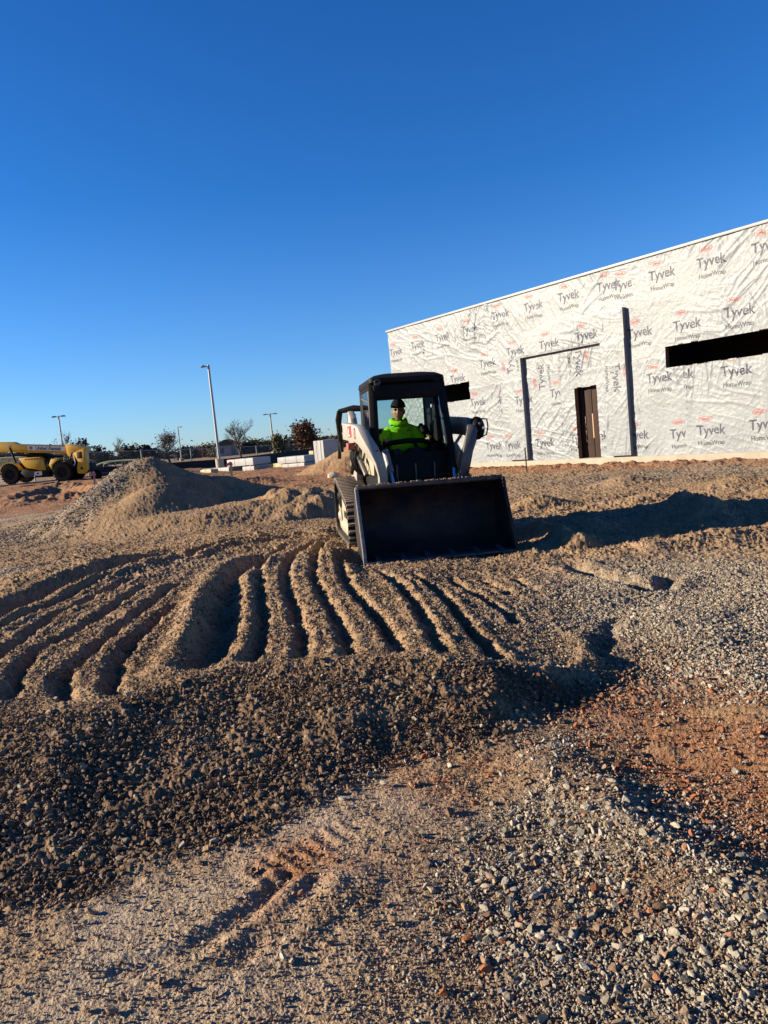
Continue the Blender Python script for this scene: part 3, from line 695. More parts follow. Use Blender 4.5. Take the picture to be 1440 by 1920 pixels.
def place(kind, vf, px, pz, rot, y, seed, clip, amp=1.0):
    v, f = vf; V, Fs, cnt = ink[kind]; c, s = math.cos(rot), math.sin(rot)
    wv = .012 * np.sin(v[:, 0] * 9 + px * 5)
    X = px + v[:, 0] * c - (v[:, 1] + wv) * s; Z = pz + v[:, 0] * s + (v[:, 1] + wv) * c
    # creases swallow a little of the print
    X = X + .018 * noise(X * 4, Z * 2, 301); Z = Z + .012 * noise(X * 3, Z * 4, 302)
    Y = y - wrinkle(X, Z, seed) * amp - .005
    cx = X[f].mean(1); cz = Z[f].mean(1); k = (cx > clip[0]) & (cx < clip[1]) & (cz > clip[2]) & (cz < clip[3])
    gone = noise(cx * 5 + 9, cz * 1.5, 303) > .74; k &= ~gone
    for (a, b_, c_, d_) in OPEN: k &= ~((cx > a - .03) & (cx < b_ + .03) & (cz > c_ - .03) & (cz < d_ + .03))
    if y > -.1: k &= ~((cx > PA) & (cx < PD) & (cz < PT) & ~((cx > PBx + .05) & (cx < PC - .05) & (cz < PB - .05)))
    V.append(np.stack([X, Y, Z], 1)); Fs.append(f[k] + cnt[0]); cnt[0] += len(v)
BIG = (-99, 99, .2, 6.2)
def logo(px, py, rot=0.0, y=-.012, seed=0, clip=BIG, amp=1.0):
    X, Z = wall_at(px, py, -y)
    place('navy', T1, X, Z, rot, y, seed, clip, amp)
    c, s = math.cos(rot), math.sin(rot)
    place('grey', T2, X + .04 * c + .31 * s, Z + .04 * s - .31 * c, rot, y, seed, clip, amp)
    q3 = (T3[0] + np.array([.18, .455, 0]), T3[1])
    place('red', q3, X, Z, rot, y, seed, clip, amp); place('red', R3, X, Z, rot, y, seed, clip, amp); place('faint', DS, X, Z, rot, y, seed, clip, amp)
for px, py in ((1409, 477), (1307, 504), (1217, 528), (1120, 548), (1047, 567), (983, 585), (923, 600), (867, 627), (817, 641), (772, 655), (732, 668),
               (1358, 598), (1263, 621), (1177, 635), (900, 690), (845, 718), (1353, 707), (1213, 719), (882, 762), (1405, 806), (1307, 816), (1172, 825), (912, 843), (1005, 838)):
    logo(px, py)
def cl(x0, x1): return (wall_at(x0, 750)[0], wall_at(x1, 750)[0], .2, 6.2)
logo(1250, 714, clip=(SEAMS[5] + .03, 99, .2, 6.2)); logo(1257, 822, clip=(-99, SEAMS[5] - .02, .2, 6.2)); logo(850, 848, clip=cl(864, 940)); logo(1100, 826, clip=cl(1124, 1170))
logo(935, 757, clip=(-99, PA - .02, .2, 6)); logo(1032, 745, clip=cl(1000, 1052)); logo(1070, 830, clip=cl(1000, 1082)); logo(1150, 546, clip=cl(1160, 1200))
logo(950, 668, 0, -PJ, 7, (-99, 99, PB + .02, PT - .02), .9); logo(1012, 655, 0, -PJ, 7, (-99, 99, PB + .02, PT - .02), .9); logo(1080, 640, 0, -PJ, 7, (-99, 99, PB + .02, PT - .02), .9)
logo(945, 842, 0, -PJ, 5, (PA + .02, PBx - .02, .25, PB), .8); logo(966, 758, 0, -PJ, 5, (PA + .02, PBx - .02, .25, PB), .8); logo(962, 700, math.pi / 2, -PJ, 5, (PA + .02, PBx - .02, .25, PB), .8)
logo(1148, 682, -math.pi / 2, -PJ, 6, (PC + .02, PD - .02, .25, PB), .8)
logo(1078, 655, -math.pi / 2, clip=(-99, 99, .2, PB - .1)); logo(1022, 730, math.pi / 2, clip=(-99, 99, .2, PB - .1)); logo(966, 758, clip=cl(990, 1010))
for k, m in (('navy', M_ink), ('grey', M_inkg), ('red', M_red), ('faint', M_faint)):
    V, Fs, _ = ink[k]; npmesh('wrap_lettering', np.concatenate(V), np.concatenate(Fs), m, bld)
b = MB(); rr = random.Random(8)
for k in range(170):
    x = rr.choice([-17.2 + .41 * q for q in range(42)]); z = rr.uniform(.4, 6.1)
    if any(a - .05 < x < c + .05 and d - .05 < z < e + .05 for a, c, d, e in OPEN) or (PA < x < PD and z < PT): continue
    yy = -.012 - float(wrinkle(np.array([x]), np.array([z]))[0]) - .004
    b.lathe([(.014, 0), (.014, -.004), (.003, -.006)], (x, yy, z), 'y', 8)
tag(b.build('cap_nails', mat('cap_nail', (.04, .04, .04), .6), bld), kind='stuff')
# ---------------------------------------------------------------- compact track loader (local: X to the picture's right, Y rearwards, Z up, origin under the bucket lip)
LR = Matrix.Rotation(math.radians(7.8), 4, 'Z') @ Matrix.Rotation(0.025, 4, 'Y')
LO = Vector((0.6396, 9.0962, 0.0942))
ldr = empty('track_loader', LO, LR.to_euler(), 'white compact track loader with black cab and wide dark bucket lowered on the soil', 'loader')
W_ = mat('loader_white', (.32, .305, .28), .42, col2=(.30, .24, .17), vscale=9, var=.1, bump=.15, bscale=60)
W2 = mat('loader_cream', (.33, .30, .225), .45, col2=(.34, .26, .16), vscale=14, var=.1)
K_ = mat('loader_black', (.006, .006, .007), .6, col2=(.016, .013, .011), vscale=10, var=.1, spec=.12)
K2 = mat('rubber', (.012, .011, .010), .85, col2=(.05, .04, .028), vscale=16, var=.2, bump=.4, bscale=50)
BK = mat('bucket_steel', (.004, .006, .014), .6, spec=.25, col2=(.055, .032, .018), vscale=2.6, var=.3, bump=.3, bscale=24)
BW = mat('bucket_edge_lit', (.26, .24, .21), .5, col2=(.08, .065, .05), vscale=14)
ES = mat('edge_steel', (.035, .040, .055), .45, col2=(.07, .06, .05), vscale=12)
TL = mat('dusty_lip', (.030, .024, .020), .7, col2=(.12, .085, .055), vscale=9, var=.3)
CH = mat('chrome_rod', (.62, .64, .68), .12, metal=1.0)
def glass_mat(name, tint):
    m, N, L, P = nt(name); N.remove(P); out = N['Material Output']; t = N.new('ShaderNodeBsdfTransparent'); t.inputs[0].default_value = (*tint, 1)
    g_ = N.new('ShaderNodeBsdfGlossy'); g_.inputs['Roughness'].default_value = .04; f = N.new('ShaderNodeFresnel'); f.inputs[0].default_value = 1.35
    x = N.new('ShaderNodeMixShader'); L.new(f.outputs[0], x.inputs[0]); L.new(t.outputs[0], x.inputs[1]); L.new(g_.outputs[0], x.inputs[2]); L.new(x.outputs[0], out.inputs[0]); return m
GL = glass_mat('cab_glass', (.72, .82, .82))
RD = mat('red_decal', (.42, .035, .025), .45); WH = mat('white_decal', (.50, .48, .46), .45)
DG = mat('dark_grey_metal', (.05, .05, .055), .5, col2=(.09, .075, .06), vscale=12)
MUD = mat('dried_mud', (.26, .185, .12), .95, col2=(.15, .10, .06), vscale=20, bump=.6, bscale=60)

# bucket: bent shell closed by side plates
bk = empty('bucket'); bk.parent = ldr; bk.scale = (1, 1, .965)
prof = [(0.0, .012), (.30, .035), (.52, .075), (.68, .17), (.76, .33), (.77, .52), (.72, .70), (.60, .84), (.46, .90)]
def shell(prof, w, t=.014):
    n = len(prof); vs = []
    for sx in (-w, w):
        for (y, z) in prof: vs.append((sx, y, z))
    for sx in (-w, w):
        for i, (y, z) in enumerate(prof):
            a = prof[max(i - 1, 0)]; b2 = prof[min(i + 1, n - 1)]; dy, dz = b2[0] - a[0], b2[1] - a[1]; l = math.hypot(dy, dz); vs.append((sx, y + dz / l * t, z - dy / l * t))
    f = []
    for i in range(n - 1): f += [(i, i + 1, n + i + 1, n + i), (2 * n + i, 3 * n + i, 3 * n + i + 1, 2 * n + i + 1), (i, 2 * n + i, 2 * n + i + 1, i + 1), (n + i, n + i + 1, 3 * n + i + 1, 3 * n + i)]
    f += [(0, n, 3 * n, 2 * n), (n - 1, 3 * n - 1, 4 * n - 1, 2 * n - 1)]; return vs, f
fine = cr([(p[0], p[1]) for p in prof], 4)
MB().add(*shell([tuple(p) for p in fine], .915)).build('bucket_shell', BK, bk, smooth=50)
for sx in (-1, 1):
    side = [(-.015, .0), (.30, .025), (.52, .065), (.69, .165), (.775, .33), (.785, .52), (.73, .71), (.60, .855), (.45, .915), (.40, .905), (.33, .72), (.17, .40), (.03, .14)]
    MB().prism(side, 'x', sx * .915, sx * .935).build('side_plate', BK, bk, .003)
    # worn front edge of the side plate; sunlit left painted pale, shaded right dark
    e = [(-.02, .0), (.03, .0), (.055, .12), (.19, .39), (.35, .71), (.43, .905), (.40, .92), (.37, .90), (.31, .72), (.15, .40), (.01, .14)]
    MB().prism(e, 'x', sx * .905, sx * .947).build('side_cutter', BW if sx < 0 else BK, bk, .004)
MB().box((0, .45, .905), (1.86, .07, .055), (-.35, 0, 0)).build('top_lip', TL, bk, .01)
MB().box((0, .03, .012), (1.84, .16, .022), (.05, 0, 0)).build('cutting_edge', ES, bk, .004)
for k in range(6):
    x = -.76 + k * .303
    MB().prism([(-.09, .0), (-.07, .022), (.10, .05), (.24, .065), (.24, .035), (.0, .0)], 'x', x - .032, x + .032).build('bucket_tooth', ES, bk, .004)
g = np.random.default_rng(3); b = MB()
for k in range(120):
    x = g.uniform(-.9, .9); b.ball((x, .44 + g.uniform(-.03, .03), .935 + g.uniform(0, .012)), (g.uniform(.006, .022), g.uniform(.006, .018), g.uniform(.005, .013)), 6, 4)
o = b.build('caked_dirt', MUD, bk); o['kind'] = 'stuff'

# tracks
def hull(circs, n=40):
    pts = []
    for (cy, cz, r) in circs:
        pts += [(cy + r * math.cos(2 * math.pi * k / n), cz + r * math.sin(2 * math.pi * k / n)) for k in range(n)]
    pts = sorted(set((round(a, 5), round(b, 5)) for a, b in pts)); lo = []
    for seq, out in ((pts, lo),): pass
    def half(ps):
        h = []
        for p in ps:
            while len(h) > 1 and (h[-1][0] - h[-2][0]) * (p[1] - h[-2][1]) - (h[-1][1] - h[-2][1]) * (p[0] - h[-2][0]) <= 0: h.pop()
            h.append(p)
        return h
    a = half(pts); b2 = half(pts[::-1]); return a[:-1] + b2[:-1]
ZG = .04
CIRC = [(1.34, .33 + ZG, .275), (2.78, .30 + ZG, .25), (2.72, .60 + ZG, .25)]
loop = hull(CIRC)
def resample(lp, n):
    P = np.array(lp + [lp[0]]); L = np.concatenate([[0], np.cumsum(np.hypot(*np.diff(P, axis=0).T))]); s = np.linspace(0, L[-1], n, endpoint=False)
    return np.stack([np.interp(s, L, P[:, 0]), np.interp(s, L, P[:, 1])], 1)
def track(sx):
    t = empty('track_unit'); t.parent = ldr; xi, xo = sx * .60, sx * 1.0
    ring_ = resample(loop, 52); n = len(ring_); nx = np.roll(ring_, -1, 0) - np.roll(ring_, 1, 0); nx = nx / np.hypot(nx[:, 0], nx[:, 1])[:, None]; nrm = np.stack([nx[:, 1], -nx[:, 0]], 1)
    vs = []; fs = []
    for i in range(n):
        for (x, off) in ((xi, -.035), (xo, -.035), (xo, 0), (xi, 0)): p = ring_[i] + nrm[i] * off; vs.append((x, p[0], p[1]))
        a = 4 * i; c = 4 * ((i + 1) % n)
        fs += [(a + k, a + (k + 1) % 4, c + (k + 1) % 4, c + k) for k in range(4)]
    MB().add(vs, fs).build('rubber_belt', K2, t)
    b = MB()
    for i in range(n):                                  # tread bars
        p = ring_[i]; q = nrm[i]; tg = nx[i]
        vs = []
        for x in (xi + sx * .01, xo - sx * .004):
            for (o_, w) in ((0, .026), (.036, .017)):
                for s in (-1, 1): c = p + q * o_ + tg * w * s / 1; vs.append((x, c[0], c[1]))
        b.add(vs, [(0, 1, 3, 2), (4, 6, 7, 5), (0, 4, 5, 1), (2, 3, 7, 6), (0, 2, 6, 4), (1, 5, 7, 3)])
    o = b.build('tread_bars', mat('tread', (.20, .155, .11), .85, col2=(.045, .04, .035), vscale=18), t, .006, 1); 
    fr = hull([(1.40, .36 + ZG, .13), (2.72, .30 + ZG, .12), (2.66, .58 + ZG, .12)], 20)
    MB().prism(fr, 'x', sx * .66, sx * .93).build('track_frame', W2, t, .01)
    for (cy, cz, r, nm) in ((1.34, .33 + ZG, .232, 'front_idler'), (2.78, .30 + ZG, .205, 'rear_idler'), (2.72, .60 + ZG, .20, 'drive_sprocket')):
        MB().lathe([(r, sx * .70), (r, sx * .86), (r * .93, sx * .95), (r * .60, sx * .955), (r * .5, sx * .93), (r * .25, sx * .975), (.01, sx * .975)], (0, cy, cz), 'x').build(nm, W2 if nm != 'drive_sprocket' else K_, t)
    for k in range(4):
        MB().lathe([(.10, sx * .68), (.10, sx * .93), (.05, sx * .96), (.01, sx * .96)], (0, 1.70 + k * .27, .17 + ZG), 'x', 18).build('track_roller', W2, t)
    if sx < 0:
        text_part('frame_lettering', 'BOBCAT', .13, K_, t, (sx * .935, 2.25, .33 + ZG), (0, -1, 0), (0, 0, 1), .008)
for s in (-1, 1): track(s)

# chassis and rear housing
ch = [(1.12, .30), (1.05, .62), (1.02, .98), (1.20, 1.02), (3.05, 1.02), (3.20, .80), (3.15, .35), (2.8, .26), (1.4, .26)]
MB().prism(ch, 'x', -.56, .56).build('chassis', K_, ldr, .02)
MB().prism([(2.35, 1.02), (2.35, 1.50), (2.50, 1.62), (3.20, 1.52), (3.30, 1.02)], 'x', -.56, .56).build('engine_housing', W_, ldr, .03)
MB().prism([(3.21, .45), (3.21, 1.50), (3.30, 1.44), (3.36, .55)], 'x', -.50, .50).build('tailgate', K_, ldr, .02)
for s in (-1, 1):
    MB().prism([(2.42, .82), (2.30, 1.15), (2.65, 1.80), (2.95, 1.92), (3.16, 1.88), (3.22, 1.60), (3.10, .82)], 'x', s * .60, s * .70).build('tower', W_, ldr, .015)
pass
# mud-smeared body panels and hoses between arm and track (seen on the lit side)
for s in (-1, 1): MB().prism([(1.14, .98), (1.08, 1.22), (1.35, 1.34), (2.3, 1.34), (2.45, .98)], 'x', s * .52, s * .60).build('side_panel', W2, ldr, .01)
for k, (y, zt) in enumerate(((1.95, 1.38), (2.15, 1.42), (2.32, 1.36), (1.75, 1.32))):
    MB().tube([(-.74, y, zt), (-.77, y - .05, 1.22), (-.74, y - .02, 1.08), (-.66, y + .08, .98)], .022, 8).build('hydraulic_hose', K_, ldr)
MB().box((-.80, 1.92, 1.385), (.10, .26, .10)).build('valve_block', mat('red_valve', (.35, .07, .045), .5, col2=(.16, .05, .03), vscale=20), ldr, .012)
MB().tube([(-.66, 1.45, .98), (-.70, 1.62, 1.16), (-.72, 1.9, 1.22)], .035, 10).build('hydraulic_hose', DG, ldr)

# lift arms
def sweep(path, wid, hgt):
    vs = []; n = len(path)
    for i, p in enumerate(path):
        p = Vector(p); t = (Vector(path[min(i + 1, n - 1)]) - Vector(path[max(i - 1, 0)])).normalized(); sx = Vector((1, 0, 0)); u = t.cross(sx).normalized(); sx = u.cross(t).normalized() * 1.0
        w, h = wid[i] / 2, hgt[i] / 2
        vs += [p - sx * w - u * h, p + sx * w - u * h, p + sx * w + u * h, p - sx * w + u * h]
    fs = [(4 * i + k, 4 * i + (k + 1) % 4, 4 * i + 4 + (k + 1) % 4, 4 * i + 4 + k) for i in range(n - 1) for k in range(4)] + [(0, 3, 2, 1), tuple(4 * (n - 1) + k for k in range(4))]
    return vs, fs
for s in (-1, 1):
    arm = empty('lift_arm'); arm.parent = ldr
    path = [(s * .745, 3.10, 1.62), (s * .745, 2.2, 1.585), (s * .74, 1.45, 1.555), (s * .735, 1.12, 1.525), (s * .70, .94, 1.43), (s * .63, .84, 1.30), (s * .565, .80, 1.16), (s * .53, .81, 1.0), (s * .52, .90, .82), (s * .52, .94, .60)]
    MB().add(*sweep(path, [.10, .10, .10, .11, .13, .13, .12, .115, .11, .11], [.26, .25, .235, .24, .21, .19, .17, .16, .15, .15])).build('arm_beam', W_ if s < 0 else mat('arm_white_shaded', (.11, .10, .095), .5, col2=(.07, .06, .05), vscale=7), arm, .014)  # right arm coloured darker to paint in the shade it stands in
    MB().tube([(s * .69, 3.06, 1.66), (s * .82, 3.06, 1.66)], .06, 16).build('pivot_pin', K_, arm)
    cy = empty('lift_cylinder'); cy.parent = ldr
    MB().tube([(s * .70, 2.85, .98), (s * .72, 2.0, 1.30)], .045, 14).build('barrel', K_, cy); MB().tube([(s * .72, 2.0, 1.30), (s * .72, 1.5, 1.46)], .024, 12).build('rod', CH, cy)
    tc_ = empty('tilt_cylinder'); tc_.parent = ldr
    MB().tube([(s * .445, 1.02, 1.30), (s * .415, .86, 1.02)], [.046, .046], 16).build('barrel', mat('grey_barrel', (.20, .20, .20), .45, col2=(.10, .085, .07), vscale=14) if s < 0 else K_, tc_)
    MB().tube([(s * .415, .86, 1.02), (s * .40, .78, .86)], .024, 14).build('rod', CH, tc_); MB().tube([(s * .40 - .05, .775, .85), (s * .40 + .05, .775, .85)], .04, 12).build('rod_eye', K_, tc_)
# elbow with hose couplings and guard on the far arm
el = empty('hose_coupling_guard'); el.parent = ldr
MB().ball((.80, 1.02, 1.51), (.105, .11, .155), 14, 10).build('elbow_casting', K_, el)
for k in range(5):
    a = k * 1.25; MB().cyl((.80 + .045 * math.cos(a), .93, 1.51 + .06 * math.sin(a)), (.80 + .05 * math.cos(a), .885, 1.51 + .066 * math.sin(a)), .018, n=10).build('hose_fitting', DG if k % 2 else CH if k == 0 else K_, el)
MB().tube([(.84, .95, 1.63), (.915, .93, 1.62), (.925, .93, 1.52), (.90, .93, 1.42), (.84, .95, 1.39)], .010, 8).build('guard_loop', K_, el)
for s in (0, 1): MB().tube([(.80, .96, 1.46 - .03 * s), (.74, .90, 1.36), (.66 - .03 * s, .82, 1.22), (.60, .76, 1.05), (.55, .74, .88)], .017, 8).build('hydraulic_hose', K_, ldr)
# decals on the lit arm
MB().box((-.7975, 1.98, 1.59), (.004, .42, .155)).build('arm_decal', RD, ldr, 0)
MB().lathe([(.045, 0), (.045, -.003), (.001, -.003)], (-.800, 2.02, 1.60), 'x', 16).build('decal_emblem', WH, ldr)
MB().prism([(2.10, 1.53), (2.05, 1.56), (1.93, 1.55), (1.88, 1.535), (1.95, 1.525)], 'x', -.8005, -.8035).build('decal_emblem', WH, ldr)
MB().lathe([(.075, 0), (.075, -.003), (.052, -.003), (.052, 0), (.075, 0)], (-.7975, 1.32, 1.555), 'x', 24).build('arm_decal', RD, ldr)
MB().box((-.59, .735, 1.315), (.02, .10, .014), (0, .75, 0)).build('arm_slot', K_, ldr, 0)
# rear hose bundle and light bar seen behind the cab's left side
MB().tube([(-.82, 3.1, 1.3), (-.84, 3.15, 1.7), (-.80, 3.1, 1.93), (-.60, 3.0, 1.96), (-.35, 2.9, 1.93)], [.03, .04, .045, .05, .04], 10).build('hose_bundle', K_, ldr)
MB().tube([(-.83, 3.05, 1.93), (-.86, 3.1, 1.80), (-.84, 3.1, 1.55), (-.86, 3.2, 1.2)], .028, 8).build('hydraulic_hose', K_, ldr)
MB().box((-.62, 3.02, 1.80), (.06, .06, .16), (0, .3, 0)).build('work_light', K_, ldr, .01)
MB().box((.62, 2.4, 1.50), (.10, .05, .30)).build('side_vent', DG, ldr, .008)
b = MB()
for k in range(6): b.box((.66, 2.37, 1.40 + k * .04), (.07, .012, .014), (0, -.3, 0))
b.build('vent_louvers', W2, ldr)

# cab
cab = empty('cab'); cab.parent = ldr; cx = -.06
# roof: a rounded cap, wider than the frame
def roof_ring(z, hw, y0, y1, r):
    pts = []
    for (sx, sy) in ((-1, -1), (1, -1), (1, 1), (-1, 1)):
        ox, oy = cx + sx * (hw - r), (y0 + r if sy < 0 else y1 - r); a0 = {(-1, -1): math.pi, (1, -1): 1.5 * math.pi, (1, 1): 0, (-1, 1): .5 * math.pi}[(sx, sy)]
        for k in range(6): a = a0 + k * math.pi / 10; pts.append((ox + r * math.cos(a), oy + r * math.sin(a), z))
    return pts
rings = [roof_ring(2.16, .50, 1.28, 2.44, .06), roof_ring(2.20, .515, 1.20, 2.48, .07), roof_ring(2.255, .505, 1.20, 2.46, .08), roof_ring(2.30, .42, 1.27, 2.36, .10), roof_ring(2.325, .30, 1.40, 2.2, .10)]
vs = [p for r in rings for p in r]; n = 24; fs = [(i * n + j, i * n + (j + 1) % n, (i + 1) * n + (j + 1) % n, (i + 1) * n + j) for i in range(4) for j in range(n)] + [tuple(range(n))[::-1], tuple(4 * n + j for j in range(n))]
MB().add(vs, fs).build('roof', K_, cab, smooth=50)
def bar(name, a, b_, w, d, m=K_, parent=cab, bev=.012):
    a, b_ = Vector(a), Vector(b_); t = (b_ - a); R = t.to_track_quat('Z', 'Y').to_matrix()
    return MB().box((a + b_) / 2, (w, d, t.length), R).build(name, m, parent, bev)
for s in (-1, 1):
    bar('front_pillar', (cx + s * .455, 1.30, 2.18), (cx + s * .50, 1.10, 1.22), .105, .10)
    bar('front_pillar', (cx + s * .50, 1.10, 1.22), (cx + s * .475, 1.00, .98), .08, .10)
    bar('rear_pillar', (cx + s * .465, 2.40, 2.18), (cx + s * .47, 2.42, 1.15), .06, .09)
    bar('roof_rail', (cx + s * .47, 1.28, 2.15), (cx + s * .47, 2.42, 2.15), .05, .06)
    bar('sill_rail', (cx + s * .50, 1.12, 1.34), (cx + s * .48, 2.42, 1.34), .05, .12)
    MB().box((cx + s * .48, 1.75, 1.17), (.03, 1.25, .32)).build('cab_side', K_, cab, .01)
    bar('window_mullion', (cx + s * .480, 1.62, 2.14), (cx + s * .485, 1.58, 1.38), .014, .03, DG)
    bar('window_frame', (cx + s * .488, 1.22, 1.93), (cx + s * .485, 2.40, 2.06), .012, .025, DG)
    MB().add([(cx + s * .482, 1.30, 2.13), (cx + s * .495, 1.14, 1.40), (cx + s * .485, 2.38, 1.40), (cx + s * .482, 2.38, 2.13), (cx + s * .478, 1.30, 2.13), (cx + s * .491, 1.14, 1.40), (cx + s * .481, 2.38, 1.40), (cx + s * .478, 2.38, 2.13)],
             [(0, 1, 2, 3), (7, 6, 5, 4), (0, 4, 5, 1), (1, 5, 6, 2), (2, 6, 7, 3), (3, 7, 4, 0)]).build('side_window', GL, cab)
MB().box((cx, 1.27, 2.07), (.92, .10, .21)).build('front_header', K_, cab, .03)
MB().box((cx, 1.85, 2.155), (.90, 1.1, .02)).build('headliner', DG, cab)
MB().box((cx, 2.44, 2.13), (.92, .06, .10)).build('rear_header', K_, cab, .015)
# rear wall with a rounded window opening and its pale rubber surround
def rrect(hw, z0, z1, r, k=5):
    pts = []
    for (sx, zz_, a0) in ((-1, z0, math.pi), (1, z0, 1.5 * math.pi), (1, z1, 0), (-1, z1, .5 * math.pi)):
        ox = cx + sx * (hw - r); oz = zz_ + (r if zz_ == z0 else -r)
        for q in range(k + 1): a = a0 + q * math.pi / 2 / k; pts.append((ox + r * math.cos(a), oz + r * math.sin(a)))
    return pts
def frame(name, outer, inner, y0, y1, m):
    n = len(outer); vs = [(p[0], y, p[1]) for y in (y0, y1) for ring_ in (outer, inner) for p in ring_]
    fs = []
    for j in range(n):
        k = (j + 1) % n; fs += [(j, k, n + k, n + j), (2 * n + j, 3 * n + j, 3 * n + k, 2 * n + k), (j, 2 * n + j, 2 * n + k, k), (n + j, n + k, 3 * n + k, 3 * n + j)]
    return MB().add(vs, fs).build(name, m, cab)
cx = .01
frame('rear_wall', rrect(.50, 1.10, 2.12, .02), rrect(.405, 1.60, 2.07, .09), 2.41, 2.43, K_)
frame('rear_window_seal', rrect(.42, 1.585, 2.085, .10), rrect(.395, 1.61, 2.06, .085), 2.36, 2.41, DG)
MB().prism(rrect(.40, 1.605, 2.065, .085), 'y', 2.415, 2.425).build('rear_window', GL, cab)
cx = -.06
MB().box((cx, 1.45, .99), (.90, .85, .04)).build('floor', K_, cab, .005)
MB().prism([(1.05, .74), (1.02, 1.0), (1.10, 1.25), (1.14, 1.25), (1.12, .74)], 'x', cx - .45, cx + .45).build('front_kick_panel', K_, cab, .01)
for k in range(3): MB().box((cx - .25 + .25 * k, 1.0, 1.0), (.02, .02, .22)).build('step_bar', DG, cab, .003)
# seat, lap bar, levers
st = empty('seat'); st.parent = cab
MB().box((cx, 1.98, 1.08), (.50, .50, .12)).build('cushion', K_, st, .05, 4); MB().box((cx, 2.28, 1.36), (.44, .10, .50), (-.10, 0, 0)).build('backrest', K_, st, .05, 4)
MB().box((cx, 1.98, 1.01), (.40, .40, .06)).build('seat_box', K_, st, .01)
MB().tube([(cx - .36, 2.3, 1.62), (cx - .36, 1.95, 1.44), (cx - .33, 1.62, 1.36), (cx - .22, 1.50, 1.395), (cx, 1.47, 1.41), (cx + .22, 1.50, 1.395), (cx + .33, 1.62, 1.36), (cx + .36, 1.95, 1.44), (cx + .36, 2.3, 1.62)], .036, 12).build('lap_bar', K_, cab)
for s in (-1, 1):
    lv = empty('control_lever'); lv.parent = cab
    MB().box((cx + s * .36, 1.55, 1.20), (.10, .30, .30)).build('armrest_pod', K_, lv, .03); MB().tube([(cx + s * .33, 1.48, 1.33), (cx + s * .32, 1.46, 1.42)], [.016, .02], 10).build('joystick', K_, lv)
MB().tube([(cx + .42, 1.24, 1.98), (cx + .445, 1.13, 1.42)], .010, 10).build('gas_strut_rod', CH, cab); MB().tube([(cx + .445, 1.13, 1.44), (cx + .455, 1.09, 1.30)], .020, 10).build('gas_strut', DG, cab)
MB().tube([(cx - .425, 1.235, 2.02), (cx - .465, 1.09, 1.36)], .007, 8).build('grab_rail', DG, cab)
MB().box((cx + .36, 1.42, 1.86), (.035, .05, .05)).build('dome_lamp', mat('lamp_white', (.6, .6, .6), .3), cab, .01)
MB().prism([(1.44, 1.66), (1.44, 1.83), (1.47, 1.83), (1.47, 1.66)], 'x', cx + .37, cx + .44).build('instrument_label', mat('pale_label', (.35, .36, .33), .6), cab, .003)
MB().prism([(1.30, 1.38), (1.42, 2.12), (2.32, 2.12), (2.32, 1.38)], 'x', cx + .44, cx + .455).build('dark_side_panel', K_, cab)  # opaque dark panel blacking out the right side window
MB().box((cx + .40, 1.34, 1.75), (.07, .10, .75), (-.15, 0, 0)).build('door_post', K_, cab, .01)
# work lights under the roof corners
for s in (-1, 1):
    MB().lathe([(.045, .05), (.05, 0), (.042, -.012), (.001, -.008)], (cx + s * .40, 1.21, 2.205), 'y', 18).build('roof_light', DG if s < 0 else K_, cab)
# ---------------------------------------------------------------- the operator
MAT_L = Matrix.Translation(LO) @ LR
SK = mat('skin', (.30, .155, .095), .55, col2=(.36, .19, .12), vscale=20, spec=.4)
def skin_mesh(chains, sub=2):
    """chains: lists of (x, y, z, r); chains starting at an existing point are joined there"""
    vs, es, rs, idx = [], [], [], {}
    for ch_ in chains:
        prev = None
        for (x, y, z, r) in ch_:
            k = (round(x, 4), round(y, 4), round(z, 4))
            if k not in idx: idx[k] = len(vs); vs.append((x, y, z)); rs.append(r)
            if prev is not None and prev != idx[k]: es.append((prev, idx[k]))
            prev = idx[k]
    me = bpy.data.meshes.new('s'); me.from_pydata(vs, es, []); o = bpy.data.objects.new('s', me); C.objects.link(o)
    m = o.modifiers.new('sk', 'SKIN'); m.use_smooth_shade = True; m.branch_smoothing = .6
    for i, r in enumerate(rs):
        q = me.skin_vertices[0].data[i]; q.radius = r if hasattr(r, '__len__') else (r, r); q.use_root = i == 0
    o.modifiers.new('su', 'SUBSURF').levels = sub; o.modifiers['su'].render_levels = sub
    dg = bpy.context.evaluated_depsgraph_get(); dg.update(); ev = bpy.data.meshes.new_from_object(o.evaluated_get(dg))
    v = np.array([tuple(p.co) for p in ev.vertices]); f = [tuple(p.vertices) for p in ev.polygons]
    bpy.data.objects.remove(o); bpy.data.meshes.remove(me); bpy.data.meshes.remove(ev); return v, f
px_, py_ = -.06, 1.98
H = Vector((-.085, 1.93, 1.83))
HS = 1.14
